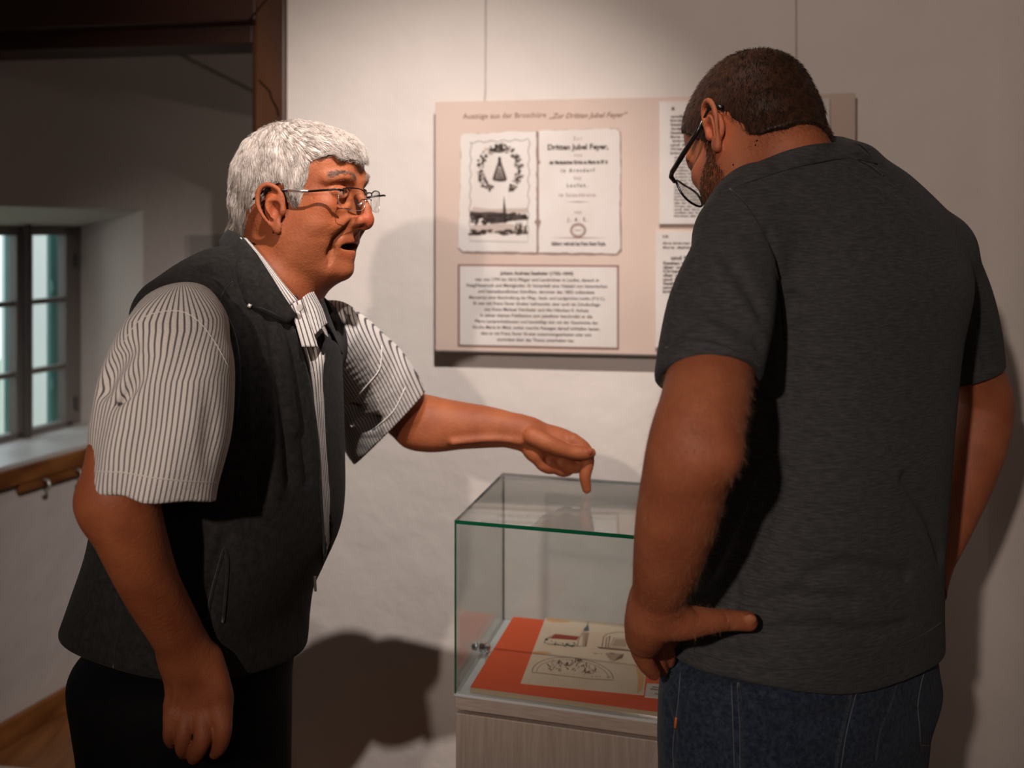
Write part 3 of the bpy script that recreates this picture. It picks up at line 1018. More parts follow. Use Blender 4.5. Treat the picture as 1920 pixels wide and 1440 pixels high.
class Field:
    """smooth boolean of primitives; optional frame (R, o, s): world = o + R @ local * s"""
    def __init__(self, R=None, o=None, s=1.0):
        self.ops = []
        self.R, self.o, self.s = R, o, s
        self.warp = None

    def bounds(self):
        lo = np.full(3, 1e9); hi = -lo
        for op in self.ops:
            if op['m'] == 'u':
                lo = np.minimum(lo, op['c'] - op['r']); hi = np.maximum(hi, op['c'] + op['r'])
        return lo, hi

    def _add(self, fn, c, r, k, m):
        self.ops.append(dict(f=fn, c=np.asarray(c, float), r=float(r), k=float(k), m=m))
        return self

    # --- primitives
    def ell(self, c, r, k=0.0, m='u', rot=None):
        c = np.asarray(c, float); r = np.asarray(r, float)
        Rm = np.array(rot) if rot is not None else None
        def fn(P):
            q_ = (P - c).astype(np.float32)
            if Rm is not None: q_ = q_ @ Rm.astype(np.float32)
            x, y, z = q_[:, 0] / np.float32(r[0]), q_[:, 1] / np.float32(r[1]), q_[:, 2] / np.float32(r[2])
            k0 = np.sqrt(x * x + y * y + z * z) + np.float32(1e-6)
            x /= np.float32(r[0]); y /= np.float32(r[1]); z /= np.float32(r[2])
            k1 = np.sqrt(x * x + y * y + z * z) + np.float32(1e-6)
            return k0 * (k0 - 1) / k1
        return self._add(fn, c, r.max(), k, m)

    def tube(self, pts, rad, k=0.0, m='u', n=5, flat=None, nrm=None):
        """tapered tube through pts; with nrm, its section is 'flat' times as deep along nrm (per point or scalar)"""
        pts = np.asarray(pts, float)
        rad = np.full(len(pts), rad, float) if np.isscalar(rad) else np.asarray(rad, float)
        fl = np.ones(len(pts)) if flat is None else (np.full(len(pts), flat, float) if np.isscalar(flat) else np.asarray(flat, float))
        S = spline(np.column_stack([pts, rad, fl]), n)
        A, Bp = S[:-1, :3], S[1:, :3]
        ra, rb = S[:-1, 3], S[1:, 3]
        fa, fb_ = S[:-1, 4], S[1:, 4]
        nv = None if nrm is None else np.asarray(nrm, float) / np.linalg.norm(nrm)
        mc = (A + Bp) / 2
        ml = np.linalg.norm(Bp - A, axis=1) / 2
        mr = np.maximum(ra, rb); mf = np.maximum(1, np.maximum(fa, fb_)); mn = np.minimum(1, np.minimum(fa, fb_))
        def fn(P):
            best = None
            lo_, hi_ = P.min(0), P.max(0)
            pc = (lo_ + hi_) / 2; pr = np.linalg.norm(hi_ - lo_) / 2
            dc = np.linalg.norm(mc - pc, axis=1)
            lb = (dc - pr - ml) * mn / (mf if nv is not None else 1) - mr
            ub = dc + pr + ml
            if nv is None: ub = ub - np.minimum(ra, rb)
            X, Y, Z = (np.ascontiguousarray(P[:, j], dtype=np.float32) for j in range(3))
            for i in np.nonzero(lb <= ub.min())[0]:
                ab = Bp[i] - A[i]
                L = float(np.dot(ab, ab) + 1e-12)
                x, y, z = X - np.float32(A[i][0]), Y - np.float32(A[i][1]), Z - np.float32(A[i][2])
                a0, a1, a2 = (np.float32(q_) for q_ in ab)
                t = (x * a0 + y * a1 + z * a2) * np.float32(1 / L)
                np.clip(t, 0, 1, out=t)
                x -= t * a0; y -= t * a1; z -= t * a2
                dd = x * x + y * y + z * z
                if nv is not None:
                    w = np.float32(fa[i]) + np.float32(fb_[i] - fa[i]) * t
                    dn = x * np.float32(nv[0]) + y * np.float32(nv[1]) + z * np.float32(nv[2])
                    dn *= dn
                    dd += dn / (w * w) - dn
                    np.maximum(dd, 0, out=dd)
                    v = np.sqrt(dd) - (np.float32(ra[i]) + np.float32(rb[i] - ra[i]) * t)
                    v *= np.minimum(np.float32(1), w)
                else:
                    v = np.sqrt(dd) - (np.float32(ra[i]) + np.float32(rb[i] - ra[i]) * t)
                best = v if best is None else np.minimum(best, v, out=best)
            return best
        lo = (S[:, :3] - (S[:, 3] * np.maximum(1, S[:, 4]))[:, None]).min(0); hi = (S[:, :3] + (S[:, 3] * np.maximum(1, S[:, 4]))[:, None]).max(0)
        return self._add(fn, (lo + hi) / 2, np.linalg.norm(hi - lo) / 2, k, m)

    def stack(self, rows, yaw, k=0.0, m='u', off=0.0, ex=2.3, z_lo=None, z_hi=None):
        """rows of (z, cx, cy, a, b): a superellipse per height, its a-axis turned by yaw"""
        R_ = np.asarray(sorted(rows, key=lambda t: t[0]), float)
        S = spline(R_, 6)
        cu, su = math.cos(yaw), math.sin(yaw)
        zl = S[0, 0] if z_lo is None else z_lo
        zh = S[-1, 0] if z_hi is None else z_hi
        def fn(P):
            z = P[:, 2]
            cx, cy = np.interp(z, S[:, 0], S[:, 1]), np.interp(z, S[:, 0], S[:, 2])
            a, b = np.interp(z, S[:, 0], S[:, 3]) + off, np.interp(z, S[:, 0], S[:, 4]) + off
            x, y = P[:, 0] - cx, P[:, 1] - cy
            u, v = x * cu + y * su, -x * su + y * cu
            rho = (np.abs(u / a) ** ex + np.abs(v / b) ** ex) ** (1 / ex) + 1e-6
            L = np.sqrt(u * u + v * v) + 1e-6
            f = L * (1 - 1 / rho)
            return smax(np.maximum(f, zl - z), z - zh, 0.03)
        rr = max(S[:, 3].max(), S[:, 4].max()) + abs(off)
        c = np.array([S[:, 1].mean(), S[:, 2].mean(), (zl + zh) / 2])
        R0 = math.hypot(rr + max(np.ptp(S[:, 1]), np.ptp(S[:, 2])) / 2, (zh - zl) / 2)
        return self._add(fn, c, R0, k, m)

    def fun(self, fn, c, r, k=0.0, m='u'):
        return self._add(fn, c, r, k, m)

    def sub(self, F_, k=0.0, m='u'):
        lo, hi = F_.bounds()
        if F_.R is None:
            c = (lo + hi) / 2
        else:
            c = F_.o + F_.R @ ((lo + hi) / 2) * F_.s
        return self._add(F_.eval, c, np.linalg.norm(hi - lo) / 2 * F_.s, k, m)

    # --- evaluation
    def eval(self, P):
        s = 1.0
        if self.R is not None:
            P = (P - self.o) @ self.R / self.s
            s = self.s
        if self.warp is not None:
            P = self.warp(P)
        lo, hi = P.min(0), P.max(0)
        c = (lo + hi) / 2
        R_ = np.linalg.norm(hi - lo) / 2
        big = BIG / s
        cull = R_ * s < 0.06
        f = None
        for op in self.ops:
            d = np.linalg.norm(c - op['c']) - op['r'] - R_ if cull else -1
            if d > op['k'] + 0.004 / s:
                continue
            if op['m'] == 'u':
                g_ = op['f'](P)
                f = smin(f, g_, op['k']) if f is not None else g_
            elif f is None:
                continue
            elif op['m'] == 's':
                f = smax(f, -op['f'](P), op['k'])
            elif op['m'] == 'i':
                f = smax(f, op['f'](P), op['k'])
            elif op['m'] == 'd':
                f = f + op['f'](P)
        if f is None:
            return np.full(len(P), BIG)
        return f * s


def surf(field, h, lo=None, hi=None, B=16):
    """surface nets over the sparse blocks that the surface crosses"""
    h = h * HS
    l0, h0 = field.bounds()
    if field.R is not None:
        c_ = field.o + field.R @ ((l0 + h0) / 2) * field.s
        r_ = np.linalg.norm(h0 - l0) / 2 * field.s
        l0, h0 = c_ - r_, c_ + r_
    lo = (l0 if lo is None else np.asarray(lo)) - 2 * h
    hi = (h0 if hi is None else np.asarray(hi)) + 2 * h
    nb = np.ceil((hi - lo) / (B * h)).astype(int)
    # blocks near the surface, found on a coarse and then on the fine block grid
    def near(idx, size):
        ctr = lo + (idx + 0.5) * size
        keep = [np.abs(field.eval(ctr[a:a + 4096])) < size * 1.15 + 0.006 for a in range(0, len(ctr), 4096)]
        return idx[np.concatenate(keep)]
    nc = np.ceil(nb / 4).astype(int)
    idx = np.stack(np.meshgrid(*[np.arange(n) for n in nc], indexing='ij'), -1).reshape(-1, 3)
    idx = near(idx, 4 * B * h)
    o4 = np.stack(np.meshgrid(*[np.arange(4)] * 3, indexing='ij'), -1).reshape(-1, 3)
    if len(idx):
        idx = (idx[:, None] * 4 + o4[None]).reshape(-1, 3)
        idx = idx[(idx < nb).all(1)]
    idx = near(idx, B * h)
    r = np.arange(-1, B + 1)
    gi = np.stack(np.meshgrid(r, r, r, indexing='ij'), -1).reshape(-1, 3)
    n = B + 2
    N = nb * B + 4
    allk, allp, allf = [], [], []
    corner = [(i, j, k) for i in (0, 1) for j in (0, 1) for k in (0, 1)]
    edges = [(a, b) for a in range(8) for b in range(a + 1, 8) if sum(abs(np.array(corner[a]) - corner[b])) == 1]
    for bi in idx:
        base = bi * B
        P = lo + (gi + base) * h
        v = field.eval(P).reshape(n, n, n).astype(np.float32)
        ins = v < 0
        if ins.all() or not ins.any(): continue
        m = n - 1
        C = np.stack([v[i:i + m, j:j + m, k:k + m] for (i, j, k) in corner], -1)
        I = C < 0
        s = I.sum(-1)
        act = (s > 0) & (s < 8)
        ai = np.argwhere(act)
        if not len(ai): continue
        Ca = C[act]; Ia = I[act]
        acc = np.zeros((len(ai), 3)); cnt = np.zeros(len(ai))
        for a, b in edges:
            cr = Ia[:, a] != Ia[:, b]
            t = Ca[:, a] / np.where(cr, Ca[:, a] - Ca[:, b], 1)
            pa, pb = np.array(corner[a], float), np.array(corner[b], float)
            pt = pa + t[:, None] * (pb - pa)
            acc[cr] += pt[cr]; cnt[cr] += 1
        loc = acc / cnt[:, None]
        cell = ai - 1 + base + 1          # global cell index, shifted to be >= 0
        pos = lo + (ai - 1 + base + loc) * h
        key = (cell[:, 0] * N[1] + cell[:, 1]) * N[2] + cell[:, 2]
        allk.append(key); allp.append(pos)
        # faces on sample edges that start in this block
        for ax in range(3):
            o1, o2 = [(1, 2), (2, 0), (0, 1)][ax]
            sl = [slice(1, n - 1)] * 3
            s2 = list(sl); s2[ax] = slice(2, n)
            A_, B_ = ins[tuple(sl)], ins[tuple(s2)]
            for flip, msk in ((False, A_ & ~B_), (True, ~A_ & B_)):
                e = np.argwhere(msk)
                if not len(e): continue
                g0 = e + base + 1         # shifted cell index of the cell that starts at this sample
                q4 = []
                for d1, d2 in ((0, 0), (-1, 0), (-1, -1), (0, -1)):
                    g1 = g0.copy(); g1[:, o1] += d1; g1[:, o2] += d2
                    q4.append((g1[:, 0] * N[1] + g1[:, 1]) * N[2] + g1[:, 2])
                q4 = np.stack(q4, 1)
                allf.append(q4[:, ::-1] if flip else q4)
    K = np.concatenate(allk); Pp = np.concatenate(allp); Fc = np.concatenate(allf)
    uk, first = np.unique(K, return_index=True)
    V = Pp[first]
    fi = np.searchsorted(uk, Fc)
    fi = np.clip(fi, 0, len(uk) - 1)
    ok = (uk[fi] == Fc).all(1)
    fi = fi[ok]
    # drop stray crumbs
    L = np.arange(len(V))
    E = np.vstack([fi[:, [0, 1]], fi[:, [1, 2]], fi[:, [2, 3]]])
    for _ in range(200):
        m_ = np.minimum(L[E[:, 0]], L[E[:, 1]])
        L2 = L.copy()
        np.minimum.at(L2, E[:, 0], m_); np.minimum.at(L2, E[:, 1], m_)
        L2 = L2[L2]
        if (L2 == L).all(): break
        L = L2
    cnt_ = np.bincount(L, minlength=len(V))
    good = cnt_[L] > 0.06 * len(V)
    used = np.zeros(len(V), bool); used[fi.ravel()] = True
    good &= used
    if not good.all():
        fi = fi[good[fi].all(1)]
        nw = np.cumsum(good) - 1
        V = V[good]; fi = nw[fi]
    return V, fi


def relax(V, Fc, it=2, lam=0.5):
    E = np.vstack([Fc[:, [0, 1]], Fc[:, [1, 2]], Fc[:, [2, 3]], Fc[:, [3, 0]]])
    n = len(V)
    deg = np.bincount(np.concatenate([E[:, 0], E[:, 1]]), minlength=n)[:, None]
    for _ in range(it):
        acc = np.zeros_like(V)
        for ax in range(3):
            acc[:, ax] = np.bincount(E[:, 0], V[E[:, 1], ax], n) + np.bincount(E[:, 1], V[E[:, 0], ax], n)
        V = V * (1 - lam) + lam * acc / np.maximum(deg, 1)
    return V


def np_mesh(name, V, Fc):
    me = bpy.data.meshes.new(name)
    me.vertices.add(len(V))
    me.vertices.foreach_set('co', np.ascontiguousarray(V, dtype=np.float32).ravel())
    k = Fc.shape[1]
    me.loops.add(len(Fc) * k)
    me.loops.foreach_set('vertex_index', Fc.astype(np.int32).ravel())
    me.polygons.add(len(Fc))
    me.polygons.foreach_set('loop_start', np.arange(0, len(Fc) * k, k, dtype=np.int32))
    me.polygons.foreach_set('use_smooth', np.ones(len(Fc), bool))
    me.update(calc_edges=True)
    return me


def sdf_obj(name, field, h, mat, parent=None, lo=None, hi=None, it=1, attrs=None):
    V, Fc = surf(field, h, lo, hi)
    if it: V = relax(V, Fc, it)
    me = np_mesh(name, V, Fc)
    for an, fn in (attrs or {}).items():
        val = fn(V)
        if val.ndim == 1:
            a = me.attributes.new(an, 'FLOAT', 'POINT')
            a.data.foreach_set('value', val.astype(np.float32))
        else:
            a = me.color_attributes.new(an, 'FLOAT_COLOR', 'POINT')
            c = np.ones((len(V), 4), np.float32); c[:, :3] = val
            a.data.foreach_set('color', c.ravel())
    o = link(name, me, mat, parent)
    return o


def grad(field, P, e=0.0008):
    G = np.zeros_like(P)
    for i in range(3):
        d = np.zeros(3); d[i] = e
        G[:, i] = field.eval(P + d) - field.eval(P - d)
    return G / (np.linalg.norm(G, axis=1)[:, None] + 1e-12)


def strands(name, field, roots, dirf, length, steps, width, mat, parent, lift=0.0, seed=0, jitter=0.25, start=-0.001, flat_end=0.2):
    """thin hairs that follow the surface of 'field' from roots in the direction dirf(P)"""
    rg = np.random.default_rng(seed)
    P = roots.copy()
    n = len(P)
    L = length if np.ndim(length) else np.full(n, length)
    L = L * rg.uniform(0.7, 1.25, n)
    jit = rg.normal(0, jitter, (n, 3))
    rings = []
    wid = rg.uniform(0.7, 1.2, n) * width
    lf = lift * rg.uniform(0.3, 1.5, n)
    N0 = grad(field, P)
    P = P + N0 * start
    for s in range(steps + 1):
        G = grad(field, P)
        D = dirf(P) + jit
        D = D - G * (D * G).sum(1)[:, None]
        D /= np.linalg.norm(D, axis=1)[:, None] + 1e-9
        f = field.eval(P)
        target = start + (lf - start) * (s / steps)
        side = np.cross(D, G)
        w = wid * (1 - (1 - flat_end) * (s / steps) ** 2)
        rings.append((P - G * (f - target)[:, None] * (0.8 if s else 0), side * w[:, None], G * w[:, None]))
        P = rings[-1][0] + D * (L / steps)[:, None]
    V = []
    for Pc, sd, G in rings:
        V += [Pc - sd, Pc + sd, Pc + G * 1.2]
    V = np.stack(V, 1)                      # n, (steps+1)*3, 3
    m = (steps + 1) * 3
    fl = []
    for s in range(steps):
        a = s * 3
        for i, j in ((0, 1), (1, 2), (2, 0)):
            fl.append((a + i, a + j, a + 3 + j, a + 3 + i))
    fl = np.array(fl)
    Fc = (fl[None] + (np.arange(n) * m)[:, None, None]).reshape(-1, 4)
    me = np_mesh(name, V.reshape(-1, 3), Fc)
    return link(name, me, mat, parent)


def join_into(dst, src):
    """append the mesh of src to dst (same material) and drop src"""
    a, b = dst.data, src.data
    def arr(me):
        v = np.empty(len(me.vertices) * 3, np.float32); me.vertices.foreach_get('co', v)
        f = np.empty(len(me.loops), np.int32); me.loops.foreach_get('vertex_index', f)
        return v.reshape(-1, 3), f.reshape(-1, 4)
    va, fa = arr(a); vb, fb_ = arr(b)
    me = np_mesh(a.name, np.vstack([va, vb]), np.vstack([fa, fb_ + len(va)]))
    for m in a.materials: me.materials.append(m)
    dst.data = me
    bpy.data.objects.remove(src)
    bpy.data.meshes.remove(a)


def surface_roots(me_obj, n, seed, mask=None):
    me = me_obj.data
    v = np.empty(len(me.vertices) * 3, np.float32); me.vertices.foreach_get('co', v); v = v.reshape(-1, 3)
    if mask is not None:
        v = v[mask(v)]
    rg = np.random.default_rng(seed)
    return v[rg.choice(len(v), n)].astype(float) + rg.normal(0, 0.0006, (n, 3))


def tree_of(o):
    me = o.data
    v = np.empty(len(me.vertices) * 3, np.float32); me.vertices.foreach_get('co', v)
    f = np.empty(len(me.loops), np.int32); me.loops.foreach_get('vertex_index', f)
    return BVHTree.FromPolygons(v.reshape(-1, 3).tolist(), f.reshape(-1, 4).tolist())


def cast(tree, px, py, off=0.0):
    d = Vector(ray(px, py)).normalized()
    hit = tree.ray_cast(Vector((0, 0, CH)), d)
    if hit[0] is None: return None
    nrm = hit[1]
    if nrm.dot(d) > 0: nrm = -nrm
    return np.array(hit[0] + nrm * off)


def seam(tree, pts, rad, name, mat, parent, off=0.0, n=8, sides=6, spl=6):
    """a thin line laid on a garment along frame pixels"""
    S = spline(np.array(pts, float), spl)
    out, parts = [], []
    for p in S:
        h = cast(tree, p[0], p[1], off)
        if h is None or (out and np.linalg.norm(h - out[-1]) > 0.05):
            if len(out) > 1: parts.append(out)
            out = [] if h is None else [h]
        else:
            out.append(h)
    if len(out) > 1: parts.append(out)
    if not parts: return None
    best = max(parts, key=len)
    return MB().tube(best, rad, sides).build(name, mat, parent, smooth=True)


def patch(name, curves, mat, parent, thick=0.003, nu=24, attrs=None):
    """a cloth patch spanned by parallel curves of world points, given thickness"""
    C = [spline(np.array(c, float), nu // max(1, len(c) - 1)) for c in curves]
    m = min(len(c) for c in C)
    C = np.array([np.array([c[int(round(i * (len(c) - 1) / (m - 1)))] for i in range(m)]) for c in C])
    G = np.stack([spline(C[:, i], 6) for i in range(m)], 1)
    r, c, _ = G.shape
    idx = np.arange(r * c).reshape(r, c)
    Fc = np.stack([idx[:-1, :-1], idx[:-1, 1:], idx[1:, 1:], idx[1:, :-1]], -1).reshape(-1, 4)
    me = np_mesh(name, G.reshape(-1, 3), Fc)
    if attrs:
        a = me.attributes.new('stripe', 'FLOAT', 'POINT')
        vv = np.repeat(np.linspace(0, attrs, r)[:, None], c, 1).ravel()
        a.data.foreach_set('value', vv.astype(np.float32))
    o = link(name, me, mat, parent)
    md = o.modifiers.new('thickness', 'SOLIDIFY'); md.thickness = thick; md.offset = 0
    return o


def rotm(F_, U_):
    """columns forward, left, up"""
    F_ = np.array(F_, float); F_ /= np.linalg.norm(F_)
    U_ = np.array(U_, float); U_ = U_ - F_ * np.dot(F_, U_); U_ /= np.linalg.norm(U_)
    return np.column_stack([F_, np.cross(U_, F_), U_])


# ------------------------------------------------------------------ body materials
def skin_material(name, base, base2, tint='tint', bump=0.25, spots=None):
    m = new_mat(name, base, 0.60, spec=0.3)
    T = NT(m)
    T.b.inputs['Subsurface Weight'].default_value = 0.12
    T.b.inputs['Subsurface Radius'].default_value = (0.012, 0.004, 0.002)
    T.b.inputs['Subsurface Scale'].default_value = 0.5
    tc = T.n('ShaderNodeTexCoord')
    n1 = T.n('ShaderNodeTexNoise', Scale=22.0, Detail=6)
    n2 = T.n('ShaderNodeTexNoise', Scale=170.0, Detail=4)
    T.l(tc.outputs['Object'], n1.inputs['Vector']); T.l(tc.outputs['Object'], n2.inputs['Vector'])
    mix = T.n('ShaderNodeMix', _data_type='RGBA')
    mix.inputs[6].default_value = (*base, 1); mix.inputs[7].default_value = (*base2, 1)
    rp = T.n('ShaderNodeMapRange'); rp.inputs[1].default_value = 0.35; rp.inputs[2].default_value = 0.68
    T.l(n1.outputs['Fac'], rp.inputs[0]); T.l(rp.outputs[0], mix.inputs[0])
    at_ = T.n('ShaderNodeAttribute', _attribute_name=tint)
    mul = T.n('ShaderNodeMix', _data_type='RGBA', _blend_type='MULTIPLY')
    mul.inputs[0].default_value = 1.0
    T.l(mix.outputs[2], mul.inputs[6]); T.l(at_.outputs['Color'], mul.inputs[7])
    last = mul.outputs[2]
    if spots:
        v = T.n('ShaderNodeTexVoronoi', Scale=spots[0])
        T.l(tc.outputs['Object'], v.inputs['Vector'])
        r2 = T.n('ShaderNodeMapRange'); r2.inputs[1].default_value = spots[1]; r2.inputs[2].default_value = spots[2]
        r2.inputs[3].default_value = spots[3]; r2.inputs[4].default_value = 0.0
        T.l(v.outputs['Distance'], r2.inputs[0])
        m3 = T.n('ShaderNodeMix', _data_type='RGBA', _blend_type='MULTIPLY')
        m3.inputs[7].default_value = (0.45, 0.33, 0.28, 1)
        T.l(r2.outputs[0], m3.inputs[0]); T.l(last, m3.inputs[6])
        last = m3.outputs[2]
    T.l(last, T.b.inputs['Base Color'])
    n3 = T.n('ShaderNodeTexVoronoi', Scale=330.0)
    T.l(tc.outputs['Object'], n3.inputs['Vector'])
    bp = T.n('ShaderNodeBump', Strength=bump * 1.6, Distance=0.0012)
    ad = T.n('ShaderNodeMath', _operation='ADD')
    a2 = T.n('ShaderNodeMath', _operation='MULTIPLY_ADD'); a2.inputs[1].default_value = 0.5
    T.l(n1.outputs['Fac'], ad.inputs[0]); T.l(n2.outputs['Fac'], ad.inputs[1])
    T.l(n3.outputs['Distance'], a2.inputs[0]); T.l(ad.outputs[0], a2.inputs[2])
    T.l(a2.outputs[0], bp.inputs['Height']); T.l(bp.outputs['Normal'], T.b.inputs['Normal'])
    return m


def cloth_material(name, c1, c2, scale=60, stretch=(1, 1, 1), bump=0.3, fine=900, rough=0.9, sheen=0.2, lo=.4, hi=.62, bdist=0.001):
    m = new_mat(name, c1, rough, spec=0.15)
    T = NT(m)
    T.b.inputs['Sheen Weight'].default_value = sheen
    T.b.inputs['Sheen Roughness'].default_value = 0.5
    tc = T.n('ShaderNodeTexCoord')
    mp = T.n('ShaderNodeMapping'); mp.inputs['Scale'].default_value = stretch
    T.l(tc.outputs['Object'], mp.inputs['Vector'])
    n1 = T.n('ShaderNodeTexNoise', Scale=float(scale), Detail=8, Roughness=0.7)
    n2 = T.n('ShaderNodeTexNoise', Scale=float(fine), Detail=3)
    T.l(mp.outputs['Vector'], n1.inputs['Vector']); T.l(mp.outputs['Vector'], n2.inputs['Vector'])
    rp = T.n('ShaderNodeMapRange'); rp.inputs[1].default_value = lo; rp.inputs[2].default_value = hi
    T.l(n1.outputs['Fac'], rp.inputs[0])
    mix = T.n('ShaderNodeMix', _data_type='RGBA')
    mix.inputs[6].default_value = (*c1, 1); mix.inputs[7].default_value = (*c2, 1)
    T.l(rp.outputs[0], mix.inputs[0]); T.l(mix.outputs[2], T.b.inputs['Base Color'])
    bp = T.n('ShaderNodeBump', Strength=bump, Distance=bdist)
    ad = T.n('ShaderNodeMath', _operation='ADD')
    T.l(n1.outputs['Fac'], ad.inputs[0]); T.l(n2.outputs['Fac'], ad.inputs[1])
    T.l(ad.outputs[0], bp.inputs['Height']); T.l(bp.outputs['Normal'], T.b.inputs['Normal'])
    return m


def stripe_material():
    m = new_mat('striped_shirt_cotton', (0.62, 0.57, 0.53), 0.8, spec=0.2)
    T = NT(m)
    at_ = T.n('ShaderNodeAttribute', _attribute_name='stripe')
    fr = T.n('ShaderNodeMath', _operation='FRACT')
    T.l(at_.outputs['Fac'], fr.inputs[0])
    rp = T.n('ShaderNodeValToRGB')
    e = rp.color_ramp.elements
    e[0].position, e[0].color = 0.0, (0.66, 0.61, 0.58, 1)
    e[1].position, e[1].color = 0.60, (0.66, 0.61, 0.58, 1)
    a = e.new(0.70); a.color = (0.105, 0.09, 0.092, 1)
    a = e.new(0.90); a.color = (0.105, 0.09, 0.092, 1)
    a = e.new(1.0); a.color = (0.66, 0.61, 0.58, 1)
    T.l(fr.outputs[0], rp.inputs['Fac'])
    tc = T.n('ShaderNodeTexCoord')
    nz = T.n('ShaderNodeTexNoise', Scale=700.0, Detail=2)
    n0 = T.n('ShaderNodeTexNoise', Scale=14.0, Detail=4)
    T.l(tc.outputs['Object'], nz.inputs['Vector']); T.l(tc.outputs['Object'], n0.inputs['Vector'])
    T.l(rp.outputs['Color'], T.b.inputs['Base Color'])
    ad = T.n('ShaderNodeMath', _operation='MULTIPLY_ADD'); ad.inputs[1].default_value = 4.0
    T.l(n0.outputs['Fac'], ad.inputs[0]); T.l(nz.outputs['Fac'], ad.inputs[2])
    bp = T.n('ShaderNodeBump', Strength=0.5, Distance=0.0025)
    T.l(ad.outputs[0], bp.inputs['Height']); T.l(bp.outputs['Normal'], T.b.inputs['Normal'])
    return m


def hair_material(name, c1, c2, rough=0.5, scale=60):
    m = new_mat(name, c1, rough, spec=0.3)
    T = NT(m)
    tc = T.n('ShaderNodeTexCoord')
    n1 = T.n('ShaderNodeTexNoise', Scale=float(scale), Detail=4)
    T.l(tc.outputs['Object'], n1.inputs['Vector'])
    rp = T.n('ShaderNodeMapRange'); rp.inputs[1].default_value = 0.35; rp.inputs[2].default_value = 0.65
    T.l(n1.outputs['Fac'], rp.inputs[0])
    mix = T.n('ShaderNodeMix', _data_type='RGBA')
    mix.inputs[6].default_value = (*c1, 1); mix.inputs[7].default_value = (*c2, 1)
    T.l(rp.outputs[0], mix.inputs[0]); T.l(mix.outputs[2], T.b.inputs['Base Color'])
    return m


